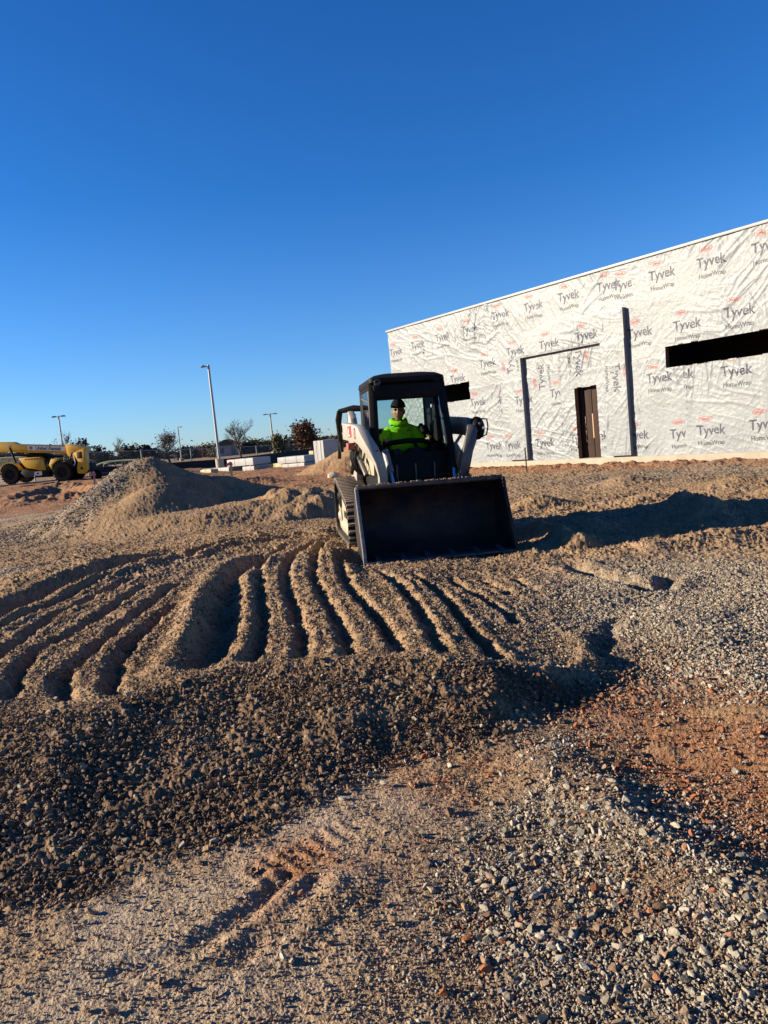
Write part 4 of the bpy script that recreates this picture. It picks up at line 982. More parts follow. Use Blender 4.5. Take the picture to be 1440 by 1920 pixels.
def head():
    """face towards -Y; turned a little to the picture's left"""
    n, m = 40, 34; V = []; F_ = []
    for i in range(m + 1):
        la = -math.pi / 2 + math.pi * i / m
        for j in range(n):
            lo = 2 * math.pi * j / n; x, y, z = math.cos(la) * math.sin(lo), -math.cos(la) * math.cos(lo), math.sin(la)
            X, Y, Z = x * .077, y * .098, z * .120
            f_ = max(0, -y)
            if z < 0: X *= 1 - .22 * (-z) ** 1.6; Y = Y * (1 - .12 * (-z)) - .012 * (-z) * f_       # jaw and chin
            g_ = lambda cx_, cz_, w, h: math.exp(-((X - cx_) / w) ** 2 - ((Z - cz_) / h) ** 2) * (f_ > 0)
            Y -= .026 * g_(0, -.020, .011, .020) + .012 * g_(0, .004, .008, .026)                    # nose
            Y += .014 * (g_(-.030, .012, .015, .011) + g_(.030, .012, .015, .011))                   # eye sockets
            Y -= .006 * (g_(-.030, .031, .022, .007) + g_(.030, .031, .022, .007))                   # brows
            Y -= .006 * (g_(0, -.052, .022, .006) + g_(0, -.066, .018, .006)) - .004 * g_(0, -.059, .022, .003)   # lips
            Y -= .008 * g_(0, -.095, .020, .014) + .005 * (g_(-.045, -.022, .018, .018) + g_(.045, -.022, .018, .018))
            V.append((X, Y, Z))
    for i in range(m):
        for j in range(n): F_.append((i * n + j, i * n + (j + 1) % n, (i + 1) * n + (j + 1) % n, (i + 1) * n + j))
    mb = MB().add(V, F_)
    for s in (-1, 1): mb.ball((s * .078, .012, -.005), (.011, .018, .031), 8, 8)
    R = Euler((math.radians(-4), math.radians(2), math.radians(-12))).to_matrix()
    return [R @ Vector(p) * HS + H for p in mb.v], mb.f
RH = Euler((math.radians(-4), math.radians(2), math.radians(-12))).to_matrix()
mb = MB()
arms = {}
body = [[(px_, py_, 1.20, (.145, .115)), (px_, py_ + .02, 1.32, (.140, .105)), (px_, py_ + .04, 1.46, (.150, .10)), (px_, py_ + .04, 1.56, (.120, .075)), (px_ - .01, py_ + .01, 1.67, .055), (px_ - .02, py_ - .03, 1.75, .052), (H.x, H.y + .02, H.z, .06)]]
for s in (-1, 1):
    body.append([(px_, py_ + .04, 1.56, (.120, .075)), (px_ + s * .175, py_ + .04, 1.55, .060), (px_ + s * .25, py_ - .03, 1.42, .048), (px_ + s * .285, py_ - .12, 1.32, .042), (px_ + s * .30, 1.68, 1.36, .034), (px_ + s * .31, 1.56, 1.415, .028), (px_ + s * .31, 1.50, 1.425, .024)])
    body.append([(px_, py_, 1.20, (.145, .115)), (px_ + s * .10, 1.93, 1.19, .085), (px_ + s * .15, 1.52, 1.24, .062), (px_ + s * .15, 1.42, 1.14, .05), (px_ + s * .15, 1.36, 1.06, .04)])
for c_ in body:                                              # limbs and trunk as overlapping tapered volumes, fused into one skin below
    P_ = [Vector(p[:3]) for p in c_]; R_2 = [(p[3][0] if hasattr(p[3], '__len__') else p[3]) * (.78 if (p[3][0] if hasattr(p[3], '__len__') else p[3]) > .041 and p[2] < 1.6 else 1) for p in c_]
    fl = [(p[3][1] / p[3][0]) if hasattr(p[3], '__len__') else 1.0 for p in c_]
    for i in range(len(P_) - 1):
        for t_ in range(6):
            w_ = t_ / 5; c0 = P_[i].lerp(P_[i + 1], w_); r_ = R_2[i] * (1 - w_) + R_2[i + 1] * w_; k_ = fl[i] * (1 - w_) + fl[i + 1] * w_
            mb.ball(c0, (r_, r_ * k_, r_ if r_ < .09 else r_ * .6), 14, 9)
for s in (-1, 1):                                           # hands closed on the levers
    wx_ = px_ + s * .31; mb.ball((wx_ + s * .004, 1.515, 1.425), (.024, .042, .040), 12, 8)
    for k, (ln, rad) in enumerate(((.024, .0095), (.027, .0098), (.026, .0095), (.021, .0085))):
        z = 1.452 - k * .019; a = Vector((wx_ + s * .022, 1.495, z)); b1 = a + Vector((-s * .004, -ln, 0)); b2 = b1 + Vector((-s * .020, -.010, -.002)); b3 = b2 + Vector((-s * .014, .014, -.002))
        mb.tube([a, b1, b2, b3], [rad, rad * .95, rad * .88, rad * .75], 8); mb.ball(b3, rad * .8, 6, 5)
    a = Vector((wx_ - s * .014, 1.520, 1.452)); mb.tube([a, a + Vector((-s * .016, -.022, .012)), a + Vector((-s * .012, -.046, .010))], [.012, .0105, .008], 8)
hv, hf = head(); mb.add(hv, hf)
per = mb.build('person', SK); rm = per.modifiers.new('remesh', 'REMESH'); rm.mode = 'VOXEL'; rm.voxel_size = .0055; rm.use_smooth_shade = True
_sm = per.modifiers.new('smooth', 'SMOOTH'); _sm.factor = .5; _sm.iterations = 2
_dg = bpy.context.evaluated_depsgraph_get(); _dg.update(); _me = bpy.data.meshes.new_from_object(per.evaluated_get(_dg)); per.modifiers.clear(); per.data = _me
_bm = bmesh.new(); _bm.from_mesh(_me); _seen = set(); _drop = []                 # keep the outer skin, drop the small pockets inside it
for _v in _bm.verts:
    if _v in _seen: continue
    _st, _comp = [_v], [_v]; _seen.add(_v)
    while _st:
        _w = _st.pop()
        for _ed in _w.link_edges:
            _o = _ed.other_vert(_w)
            if _o not in _seen: _seen.add(_o); _st.append(_o); _comp.append(_o)
    if len(_comp) < 600: _drop += _comp
bmesh.ops.delete(_bm, geom=_drop, context='VERTS'); _bm.to_mesh(_me); _bm.free()
_me.materials.clear(); _me.materials.append(SK)
tag(per, 'person seated in the loader cab in a bright yellow-green hoodie and dark knit cap', 'person'); per.matrix_world = MAT_L
def wear(name, v, f, m, disp=0.0, sc=12, sd=1):
    v = np.array(v, float)
    o = npmesh(name, v, np.array([q if len(q) == 4 else (*q, q[-1]) for q in f]), m, per) if all(len(q) == 4 for q in f) else MB().add(v, f).build(name, m, per, smooth=180)
    if disp:
        n = np.empty(len(o.data.vertices) * 3); o.data.vertices.foreach_get('normal', n); n = n.reshape(-1, 3); c = np.empty(len(n) * 3); o.data.vertices.foreach_get('co', c); c = c.reshape(-1, 3)
        w = noise(c[:, 0] * sc + c[:, 1] * 3, c[:, 2] * sc * 1.6 + c[:, 1] * sc * .5, sd); w2 = 1 - np.abs(noise(c[:, 0] * sc * .7 + c[:, 2] * sc, c[:, 2] * sc * .5 - c[:, 0] * sc * .6 + c[:, 1] * 8, sd + 1)) * 2
        o.data.vertices.foreach_set('co', (c + n * (w * disp + w2 * disp)[:, None]).ravel()); o.data.update()
    return o
HV = mat('hi_vis_fleece', (.22, .58, .006), .8, col2=(.28, .66, .015), vscale=8, bump=.2, bscale=200, spec=.2)
hood = [[(px_, py_ + .01, 1.24, (.200, .150)), (px_, py_, 1.34, (.205, .155)), (px_, py_ + .02, 1.46, (.200, .14)), (px_, py_ + .04, 1.57, (.170, .115)), (px_ - .01, py_ + .02, 1.645, (.105, .095)), (px_ - .015, py_ - .01, 1.695, (.078, .082))]]
for s in (-1, 1):
    hood.append([(px_, py_ + .04, 1.57, (.170, .115)), (px_ + s * .185, py_ + .04, 1.565, .090), (px_ + s * .265, py_ - .03, 1.42, .080), (px_ + s * .295, py_ - .13, 1.325, .075), (px_ + s * .305, 1.70, 1.36, .058), (px_ + s * .31, 1.60, 1.395, .044), (px_ + s * .31, 1.575, 1.405, .036)])
v, f = skin_mesh(hood, 3); hoodie = wear('hoodie', v, f, HV, .006, 11, 5)
# gathered hood lying round the neck
cen = Vector((px_ - .015, py_ + .005, 1.685)); vs = []; fs = []; n, k = 36, 12
for i in range(n):
    a = 2 * math.pi * i / n; rr_ = .085 + .008 * math.sin(3 * a + 1); dr = Vector((math.sin(a), -math.cos(a), 0)); back = .5 - .5 * math.cos(a)
    for j in range(k):
        b_ = 2 * math.pi * j / k; th = .026 + .022 * back
        vs.append(cen + dr * (rr_ + .02 * back + th * math.cos(b_)) + Vector((0, 0, -.028 * (1 - back) + .02 * back + th * 1.2 * math.sin(b_))))
for i in range(n):
    for j in range(k): fs.append((i * k + j, ((i + 1) % n) * k + j, ((i + 1) % n) * k + (j + 1) % k, i * k + (j + 1) % k))
wear('hood', vs, fs, HV, .004, 18, 9)
tri = [(0, 0), (.052, .0), (.030, .040)]
b = MB()
for i in range(3):
    a, c = tri[i], tri[(i + 1) % 3]; L0 = Vector((px_ + .065 + a[0], py_ - .131 - .035 * a[1], 1.545 + a[1])); L1 = Vector((px_ + .065 + c[0], py_ - .131 - .035 * c[1], 1.545 + c[1])); b.tube([L0, L1], .006, 6)
b.build('chest_emblem', mat('dark_green_print', (.008, .02, .004), .7), hoodie)
CAP = mat('dark_knit', (.010, .010, .012), .9, bump=.5, bscale=160, spec=.15)
vs, fs = [], []; n, m = 32, 14
for i in range(m + 1):
    t = i / m; la = math.radians(-4 + 94 * t)
    for j in range(n):
        a = 2 * math.pi * j / n; r = math.cos(la); p = Vector((.087 * r * math.sin(a), -.109 * r * math.cos(a), .047 + .104 * math.sin(la) + .012 * (1 - t) * math.cos(a) * -1))
        if t < .22: p.x *= 1.015; p.y *= 1.015
        vs.append(RH @ p * HS + H + Vector((0, 0, .006)))
for i in range(m):
    for j in range(n): fs.append((i * n + j, i * n + (j + 1) % n, (i + 1) * n + (j + 1) % n, (i + 1) * n + j))
cap_ = wear('knit_cap', vs, fs, CAP); cm = cap_.modifiers.new('t', 'SOLIDIFY'); cm.thickness = .006; cm.offset = 1
gl = MB()
for s in (-1, 1): gl.tube([RH @ Vector(p) * HS + H for p in ((s * .008, -.100, .012), (s * .030, -.1005, .024), (s * .052, -.094, .012), (s * .030, -.1005, -.004), (s * .008, -.100, .012))], .0028, 6).tube([RH @ Vector((s * .052, -.094, .014)) * HS + H, RH @ Vector((s * .080, -.01, .012)) * HS + H], .0028, 6)
for s in (-1, 1): gl.ball(RH @ Vector((s * .030, -.098, .010)) * HS + H, (.021, .003, .014), 10, 6)
gl.build('glasses', mat('dark_lens', (.006, .006, .008), .15), per)
TR = mat('dark_trousers', (.015, .018, .028), .85)
leg_ = [[(px_, py_, 1.18, (.17, .14)), (px_, py_, 1.26, (.165, .135))]]
for s in (-1, 1): leg_.append([(px_, py_, 1.18, (.17, .14)), (px_ + s * .10, 1.92, 1.19, .10), (px_ + s * .15, 1.52, 1.25, .08), (px_ + s * .15, 1.42, 1.15, .065), (px_ + s * .15, 1.37, 1.09, .058)])
v, f = skin_mesh(leg_); wear('trousers', v, f, TR, .004, 10, 3)
for s in (-1, 1):
    v, f = skin_mesh([[(px_ + s * .15, 1.38, 1.085, .055), (px_ + s * .15, 1.37, 1.045, .045), (px_ + s * .155, 1.26, 1.04, (.045, .032)), (px_ + s * .155, 1.20, 1.035, (.042, .028))]]); wear('boot', v, f, mat('boot_leather', (.05, .03, .018), .7), 0)
# ---------------------------------------------------------------- telehandler (local: X to the picture's right = its rear, Z up, origin under the rear wheel)
TD = 52.0; _b = aty(118, 903, TD)
tele = empty('telehandler', tuple(_b), (0, .048, math.radians(-6)), 'yellow telescopic handler parked side-on beyond the trench, its boom lowered', 'telehandler')
Y_ = mat('machine_yellow', (.60, .33, .004), .42, col2=(.50, .26, .006), vscale=3, coat=.2); TB = mat('machine_black', (.006, .006, .007), .6, col2=(.014, .012, .010), vscale=6, spec=.15)
TY = mat('tyre', (.008, .0075, .0075), .9, spec=.1, col2=(.022, .017, .013), vscale=5, bump=.4, bscale=30)
def wheel(x, y, parent, r=.64, w=.40):
    t = empty('wheel', (x, y, r)); t.parent = parent
    MB().lathe([(r * .55, -w / 2), (r * .9, -w / 2), (r, -w / 2 + .06), (r, w / 2 - .06), (r * .9, w / 2), (r * .55, w / 2), (r * .55, -w / 2)], (0, 0, 0), 'y', 40).build('tyre', TY, t)
    b = MB()
    for k in range(22):
        a = 2 * math.pi * k / 22
        for s in (-1, 1):
            aa = a + s * .07; b.box((math.sin(aa) * (r + .012), s * w * .25, math.cos(aa) * (r + .012)), (.07, w * .48, .05), (0, aa, s * .35))
    b.build('tyre_lugs', TY, t)
    MB().lathe([(r * .56, -w / 2 + .05), (r * .5, -w / 2 + .10), (r * .2, -w / 2 + .08), (r * .16, -w / 2 + .02), (.01, -w / 2 + .02)], (0, 0, 0), 'y', 28).build('rim', TB, t)
for x in (-3.72, 0):
    for y in (0, 1.75): wheel(x, y + .2, tele)
MB().prism([(-4.6, .55), (-4.7, 1.0), (-4.3, 1.35), (-.2, 1.25), (.9, 1.30), (1.6, 1.1), (1.65, .60), (.8, .5), (-3, .45)], 'y', .45, 1.75).build('chassis', TB, tele, .03)
MB().prism([(-3.05, 1.72), (-1.55, 1.72), (-1.30, 1.55), (-1.15, .82), (-1.55, .80), (-2.0, .92), (-2.6, 1.0)], 'y', .06, .5).build('engine_cover', Y_, tele, .05)
MB().prism([(-2.75, .98), (-2.2, .86), (-1.55, .74), (-1.0, .76), (-.85, .35), (-2.6, .35), (-2.95, .7)], 'y', .0, .5).build('side_skirt', TB, tele, .03)
for k in range(9): MB().box((-2.55 + k * .11, .045, 1.60), (.05, .02, .12)).build('cover_vent', TB, tele)
MB().prism([(-1.2, 1.6), (-.85, 1.45), (-.75, .7), (-1.1, .7)], 'y', .1, .5).build('step_frame', TB, tele, .02)
for x in (-3.72, 0):
    arc = [(x + .76 * math.cos(a), .70 + .76 * math.sin(a)) for a in np.linspace(.25, 2.9, 12)]; inn = [(x + .70 * math.cos(a), .70 + .70 * math.sin(a)) for a in np.linspace(2.9, .25, 12)]
    MB().prism(arc + inn, 'y', .02, .50).build('mudguard', Y_ if x else TB, tele)
MB().prism([(-.75, 1.55), (-.95, 1.15), (-.75, .8), (-.55, 1.2), (-.2, 1.48), (-.1, 1.6)], 'y', .08, .5).build('rear_wing', Y_, tele, .02)
# boom, slightly raised to the front
bo = empty('boom'); bo.parent = tele
MB().prism([(-7.2, 2.40), (-7.2, 2.98), (-3.75, 2.82), (-3.4, 2.66), (.05, 2.42), (.10, 1.86), (-3.6, 2.10)], 'y', .75, 1.25).build('outer_boom', Y_, bo, .02)
MB().prism([(-7.2, 2.30), (-.4, 1.75), (-.4, 1.60), (-7.2, 2.1)], 'y', .80, 1.15).build('boom_hose_tray', TB, bo, .01)
MB().prism([(.06, 2.50), (.5, 2.46), (.9, 2.34), (1.45, 2.26), (1.50, 1.9), (.95, 1.80), (.85, 1.6), (.5, 1.5), (.15, 1.75)], 'y', .62, 1.35).build('boom_pivot_head', Y_, bo, .03)
sg = MB().add([(-2.70, .735, 2.39 + .19), (.02, .735, 2.03 + .12 + .02), (.02, .735, 2.41), (-2.70, .735, 2.60 + .19 - .185 + .03 + .0)], [(0, 1, 2, 3)])
sgn = MB().box((-1.36, .738, 2.285), (2.66, .014, .30), (0, .070, 0)).build('boom_sign', mat('sign_white', (.42, .42, .44), .5), bo)
NV = mat('navy_lettering', (.012, .018, .055), .5)
ux = Vector((math.cos(.070), 0, -math.sin(.070))); uz = Vector((math.sin(.070), 0, math.cos(.070)))
text_part('sign_lettering', 'United Rentals', .335, NV, sgn, Vector((-1.36, .7335, 2.285)) - ux * .82 - uz * .105, ux, uz, .012, .25, .93)
for (c_, r_, w_) in ((-1.12, .115, .04), (-1.12, .05, .049)):
    MB().lathe([(r_, 0), (r_, -.004), (r_ - w_, -.004), (r_ - w_, 0), (r_, 0)], Vector((-1.36, .732, 2.285)) + ux * c_, 'y', 24).build('sign_emblem', NV, sgn)
text_part('side_lettering', 'JCB', .36, mat('sign_letter', (.40, .40, .42), .5), tele, (-1.98, -.006, .50), (1, 0, 0), (0, 0, 1), .02, .15)
MB().prism([(.75, 1.86), (1.5, 2.15), (1.62, 2.1), (1.66, .62), (1.45, .45), (.98, .48), (.92, .85), (1.05, 1.3)], 'y', .25, .62).build('rear_frame_plate', Y_, tele, .03)
MB().prism([(.75, 1.86), (1.3, 2.0), (1.35, 1.9), (1.35, .62), (1.2, .45), (.98, .48), (.92, .85), (1.05, 1.3)], 'y', .85, 1.3).build('rear_frame_plate', Y_, tele, .03)
MB().prism([(.75, 1.86), (1.2, 2.0), (1.2, .62), (1.05, .6), (1.05, 1.3)], 'y', .62, 1.35).build('rear_frame_block', Y_, tele, .02)
MB().box((1.20, .245, 1.72), (.38, .03, .46)).build('frame_recess', mat('recess_brown', (.07, .030, .012), .7), tele, .02)
MB().lathe([(.09, 0), (.09, -.02), (.01, -.02)], (1.28, .25, .83), 'y', 16).build('frame_hole', TB, tele)
MB().tube([(.62, .5, 1.80), (.75, .45, 1.2), (.62, .4, .95)], .045, 10).build('ram', CH, tele); MB().tube([(.50, .6, 1.9), (.30, .5, 1.3)], .05, 10).build('ram', TB, tele)
MB().tube([(-4.0, .7, 2.55), (-3.55, .6, 1.35)], .075, 12).build('lift_ram', TB, tele); MB().tube([(-3.95, .62, 2.62), (-3.9, .62, 2.45)], .03, 10).build('ram_rod', CH, tele)
MB().box((1.70, .95, .62), (.55, 1.2, .12)).build('rear_fork_carriage', TB, tele, .02)
cb = empty('cab'); cb.parent = tele
MB().prism([(-3.2, .9), (-3.3, 1.6), (-2.9, 2.05), (-1.9, 2.1), (-1.6, 1.6), (-1.6, .9)], 'y', 1.35, 2.15).build('cab_shell', TB, cb, .04)
wheel(1.95, .9, tele, .33, .28)

# ---------------------------------------------------------------- light poles
PM = mat('galvanised', (.25, .25, .245), .45, metal=.3); LH = mat('lamp_housing', (.10, .10, .10), .5); LHW = mat('lamp_housing_pale', (.36, .36, .34), .4)
def pole(px, pytop, D, w, heads, label, base=0.0, lit=True, hs=1.0):
    a = aty(px, pytop, D); gz = hz(a[0], D); t = empty('light_pole', (a[0], D, gz), label=label, cat='light pole', group='parking lot light poles'); h = a[2] - gz
    MB().lathe([(w / 2, base), (w / 2 * .8, h)], (0, 0, 0), 'z', 16).build('pole', PM, t)
    if base: MB().lathe([(w * 1.5, -.2), (w * 1.5, base), (.02, base + .005)], (0, 0, 0), 'z', 20).build('pole_base', M_conc, t)
    for (dx, up_) in heads:
        s = 1 if dx > 0 else -1
        MB().box((s * .22 * hs, 0, h - .10), (.40 * hs, .07, .07)).build('bracket', PM, t)
        MB().prism([(s * .25 * hs, h - .16), (s * .30 * hs, h - .02 + up_), (s * (abs(dx) - .1), h - .02 + up_), (s * abs(dx), h - .12), (s * abs(dx), h - .18)], 'y', -.16 * hs, .16 * hs).build('lamp_head', LHW if lit else LH, t, .02)
    return t
pole(390.5, 684, 60, .215, [(-.60, .02)], 'tall thick grey light pole with one lamp head pointing left', .85)
pole(506, 775, 108, .24, [(-1.0, .0), (1.0, .0)], 'light pole with two lamp heads behind the white lumber packs', .5, hs=1.5)
pole(109.5, 779.5, 100, .22, [(-.85, .02), (.85, .02)], 'light pole with two flat dark lamp heads behind the yellow boom', .5, lit=False, hs=1.3)
pole(333, 800, 135, .24, [(.75, 0)], 'slim light pole with one lamp head pointing right beside a bare tree', .5, hs=1.3)
pole(577, 797, 140, .22, [(.75, 0)], 'slim light pole partly behind the brown-leaved tree', .5, hs=1.2)

# ---------------------------------------------------------------- trees
BARK = mat('bark', (.045, .032, .024), .95, col2=(.075, .055, .042), vscale=8)
def leafmat(n, c1, c2): return mat(n, c1, .8, col2=c2, vscale=1.5, spec=.2)
LF = {'brown': leafmat('brown_leaves', (.065, .034, .020), (.12, .065, .038)), 'dark': leafmat('dark_leaves', (.030, .034, .016), (.075, .060, .030)), 'olive': leafmat('olive_leaves', (.07, .075, .03), (.14, .11, .05)), 'sparse': leafmat('dry_leaves', (.035, .025, .018), (.08, .05, .03))}
def limb_tree(seed, H_, spread, trunk_r, levels=5, kids=4, start=.25, upw=.5, jit=.35):
    rr = random.Random(seed); b = MB(); tips = []
    def grow(p, d, L, r, lv):
        n = 3 if lv else 4; pts = [p]; rad = [r]
        for k in range(n):
            d = (d + Vector((rr.gauss(0, jit), rr.gauss(0, jit), rr.gauss(0, jit * .6) + (.10 * upw if lv else .15))) * .35).normalized(); p = p + d * (L / n); pts.append(p); rad.append(max(r * (1 - .55 * (k + 1) / n), .008))
        b.tube(pts, rad, 5 if lv < 2 else 3, caps=False); tips.append((p, lv))
        if lv < levels:
            m = kids + (2 if lv == 0 else 0) + rr.randint(0, 1)
            for q in range(m):
                t = start + (1 - start) * (q + rr.random()) / m if lv == 0 else .25 + .75 * (q + rr.random()) / m
                i = min(int(t * n), n - 1); o = pts[i].lerp(pts[i + 1], t * n - i); a = rr.uniform(0, 6.28) + q * 2.4
                side = Vector((math.cos(a), math.sin(a), 0)); dd = (side * spread + d * .8 + Vector((0, 0, upw * .6))).normalized()
                grow(o, dd, L * rr.uniform(.45, .68) * (1 - .25 * t * (lv == 0)), max(rad[i] * .55, .01), lv + 1)
    grow(Vector((0, 0, 0)), Vector((0, 0, 1)), H_ * .72, trunk_r, 0)
    top = max(v[2] for v in b.v); s = H_ / top; b.v = [(x * s, y * s, z * s) for x, y, z in b.v]; tips = [(p * s, l) for p, l in tips]; return b, tips
def leaves(tips, n, size, spread, seed, minlv=3, zmin=0):
    g = np.random.default_rng(seed); T = [tuple(p) for p, l in tips if l >= minlv and p.z > zmin]; T = np.array(T)
    c = T[g.integers(0, len(T), n)] + g.normal(0, spread, (n, 3)); a, b_ = g.normal(size=(2, n, 3)); a /= np.linalg.norm(a, axis=1)[:, None]; b_ -= a * (a * b_).sum(1)[:, None]; b_ /= np.linalg.norm(b_, axis=1)[:, None]
    s = size * g.uniform(.5, 1.2, (n, 1)); v = np.stack([c - a * s - b_ * s * .6, c + a * s - b_ * s * .6, c + a * s + b_ * s * .6, c - a * s + b_ * s * .6], 1).reshape(-1, 3)
    return v, np.arange(4 * n).reshape(-1, 4)
def tree(name, px, D, pytop, seed, label, leaf=None, nl=0, ls=.12, spread=.9, kids=4, levels=4, tr=.12, wid=1.0, lsp=.25, upw=.5, minlv=3, start=.25, cat='tree', group=None):
    a = aty(px, pytop, D); gz = hz(a[0], D) - .05; Ht = a[2] - gz; t = empty(name, (a[0], D, gz), label=label, cat=cat, group=group)
    b, tips = limb_tree(seed, Ht, spread, tr, levels, kids, start, upw)
    b.v = [(x * wid, y * wid, z) for x, y, z in b.v]; b.build('trunk', BARK, t)
    if leaf:
        v, f = leaves(tips, nl, ls, lsp, seed + 5, minlv); v[:, :2] *= wid; npmesh('crown', v, f, LF[leaf], t, smooth=False)
    return t
tree('bare_tree', 446, 72, 784, 11, 'bare young tree with a dark straight trunk above the white lumber packs', spread=.95, kids=5, tr=.16, wid=.95, start=.38)
tree('bare_tree', 313, 78, 809, 12, 'bare spreading tree behind the peak of the gravel heap', 'sparse', 500, .07, spread=1.0, kids=5, tr=.13, wid=1.1)
tree('bare_tree', 222, 80, 817, 13, 'fine-twigged bare tree rising over a dark shrub behind the fence', spread=.8, kids=5, tr=.10, wid=.9, start=.1, upw=.8)
tree('bare_tree', 167, 74, 822, 14, 'small tree keeping clusters of dry leaves right of the telehandler', 'sparse', 500, .10, spread=.9, kids=3, tr=.09, wid=1.1, lsp=.12, start=.2, upw=.7)
tree('bare_tree', 116, 92, 806, 15, 'thin bare tree showing above the yellow boom', 'sparse', 120, .10, spread=.8, kids=4, tr=.10, wid=1.0, lsp=.15, upw=.8)
tree('leafy_tree', 566, 84, 797, 16, 'tree with dense red-brown winter leaves left of the tall white pack', 'brown', 5200, .11, spread=.85, kids=5, tr=.16, wid=.95, lsp=.38, minlv=2, start=.25, upw=.6)
tree('bare_tree', 643, 86, 806, 17, 'small bare tree just left of the loader tower', spread=.7, kids=4, tr=.08, wid=.8, upw=.9)
tree('shrub', 250, 78, 843, 18, 'broad dark shrub under the fine-twigged tree', 'dark', 3500, .12, spread=1.2, kids=5, tr=.08, wid=1.7, lsp=.35, start=.05, minlv=1, cat='shrub')
tree('conifer', 523, 80, 818, 19, 'olive green conical tree left of the red-brown tree', 'olive', 2600, .11, spread=.5, kids=5, tr=.10, wid=.75, lsp=.28, start=.05, upw=1.0, minlv=1)
DT = [(60, 190, 846, 'dark', 2.2), (135, 150, 850, 'olive', 1.8), (180, 160, 853, 'dark', 1.6), (275, 170, 850, 'olive', 1.7), (352, 180, 846, 'dark', 1.6), (375, 200, 845, 'brown', 1.4), (392, 190, 842, 'brown', 1.3),
      (410, 150, 846, 'olive', 1.1), (428, 210, 843, 'olive', 1.4), (462, 160, 838, 'dark', 1.3), (472, 150, 841, 'dark', 1.1), (488, 170, 836, 'olive', 1.2), (500, 180, 838, 'brown', 1.3), (512, 150, 841, 'dark', 1.2), (540, 120, 838, 'dark', 1.3), (600, 150, 832, 'dark', 1.6), (620, 190, 834, 'olive', 1.6), (655, 170, 826, 'dark', 1.8), (20, 160, 850, 'olive', 2.0)]
HUE = {'dark': 'dark', 'olive': 'olive green', 'brown': 'brown'}
PLACE = {60: 'behind the telehandler boom', 135: 'behind the rear wheel of the telehandler', 180: 'left of the broad dark shrub', 275: 'over the left flank of the gravel heap', 352: 'right of the slim one-headed light pole', 375: 'midway between that slim pole and the tall pole', 392: 'just left of the tall thick light pole',
         410: 'at the foot of the tall thick light pole', 428: 'behind the green-roofed house', 462: 'right of the bare young tree', 472: 'over the upper white lumber pack', 488: 'left of the two-headed light pole', 500: 'directly behind the two-headed light pole', 512: 'between the two-headed pole and the conical tree',
         540: 'under the red-brown tree', 600: 'behind the tall white pack', 620: 'between the tall white pack and the loader', 655: 'hidden behind the loader tower', 20: 'behind the front wheel of the telehandler'}
for k, (px, D, py, lf, wd) in enumerate(DT):
    tree('distant_tree', px, D, py, 40 + k, 'low rounded %s tree far off, %s' % (HUE[lf], PLACE[px]), lf, 2600, .17, spread=1.1, kids=4, levels=3, tr=.15, wid=wd, lsp=.70, minlv=1, start=.08, group='low distant trees beyond the fence')
# far woods reading as one mass
g = np.random.default_rng(12); n = 26000; ang = np.radians(g.uniform(-75, 60, n)); rd = g.uniform(330, 420, n)
hh = 5.2 + 2.2 * noise(np.degrees(ang) * .5, ang * 0, 3) + 1.2 * noise(np.degrees(ang) * 2, ang * 0, 4)
c = np.stack([rd * np.sin(ang), rd * np.cos(ang), g.random(n) ** .7 * hh * (.55)], 1); a = g.normal(size=(n, 3)); a /= np.linalg.norm(a, axis=1)[:, None]; b_ = g.normal(size=(n, 3)); b_ -= a * (a * b_).sum(1)[:, None]; b_ /= np.linalg.norm(b_, axis=1)[:, None]; s = g.uniform(.5, 1.3, (n, 1))
wd = npmesh('treeline', np.stack([c - a * s - b_ * s, c + a * s - b_ * s, c + a * s + b_ * s, c - a * s + b_ * s], 1).reshape(-1, 3), np.arange(4 * n).reshape(-1, 4), mat('woods', (.055, .052, .030), .9, col2=(.11, .075, .045), vscale=.05), smooth=False)
tag(wd, 'hazy belt of mixed winter woods along the horizon', 'woods', kind='stuff')
# house
_h = aty(430, 868, 150); ho = empty('house', (_h[0], 150, hz(_h[0], 150)), (0, 0, .25), 'small grey house with a dark green roof among the trees', 'house')
hp = 1.6 - (850 - 846) / 1442 * 150
MB().box((0, 0, 1.0), (4.6, 4.0, 2.4)).build('wall', mat('house_wall', (.22, .23, .23), .8), ho); MB().prism([(-2.8, 2.1), (-.6, 3.2), (.6, 3.2), (2.8, 2.1)], 'y', -2.4, 2.4).build('roof', mat('green_roof', (.028, .045, .035), .7), ho)
MB().box((-1.2, -2.01, 1.1), (.7, .04, 1.0)).build('window', mat('pane', (.03, .035, .04), .2), ho); MB().box((.9, -2.01, .95), (.8, .04, 1.7)).build('door', mat('house_door', (.10, .10, .10), .6), ho)

# ---------------------------------------------------------------- fence
def wire_mat():
    m, N, L, P = nt('chain_link'); P.inputs['Base Color'].default_value = (.16, .16, .16, 1); P.inputs['Roughness'].default_value = .5
    tc = N.new('ShaderNodeTexCoord'); mp = N.new('ShaderNodeMapping'); mp.inputs['Rotation'].default_value = (0, math.radians(45), 0); mp.inputs['Scale'].default_value = (14, 14, 14); L.new(tc.outputs['Object'], mp.inputs['Vector'])
    sp = N.new('ShaderNodeSeparateXYZ'); L.new(mp.outputs[0], sp.inputs[0]); fr = []
    for k in (0, 2):
        f = N.new('ShaderNodeMath'); f.operation = 'FRACT'; L.new(sp.outputs[k], f.inputs[0]); g_ = N.new('ShaderNodeMath'); g_.operation = 'LESS_THAN'; g_.inputs[1].default_value = .09; L.new(f.outputs[0], g_.inputs[0]); fr.append(g_)
    mx = N.new('ShaderNodeMath'); mx.operation = 'MAXIMUM'; L.new(fr[0].outputs[0], mx.inputs[0]); L.new(fr[1].outputs[0], mx.inputs[1]); L.new(mx.outputs[0], P.inputs['Alpha']); return m
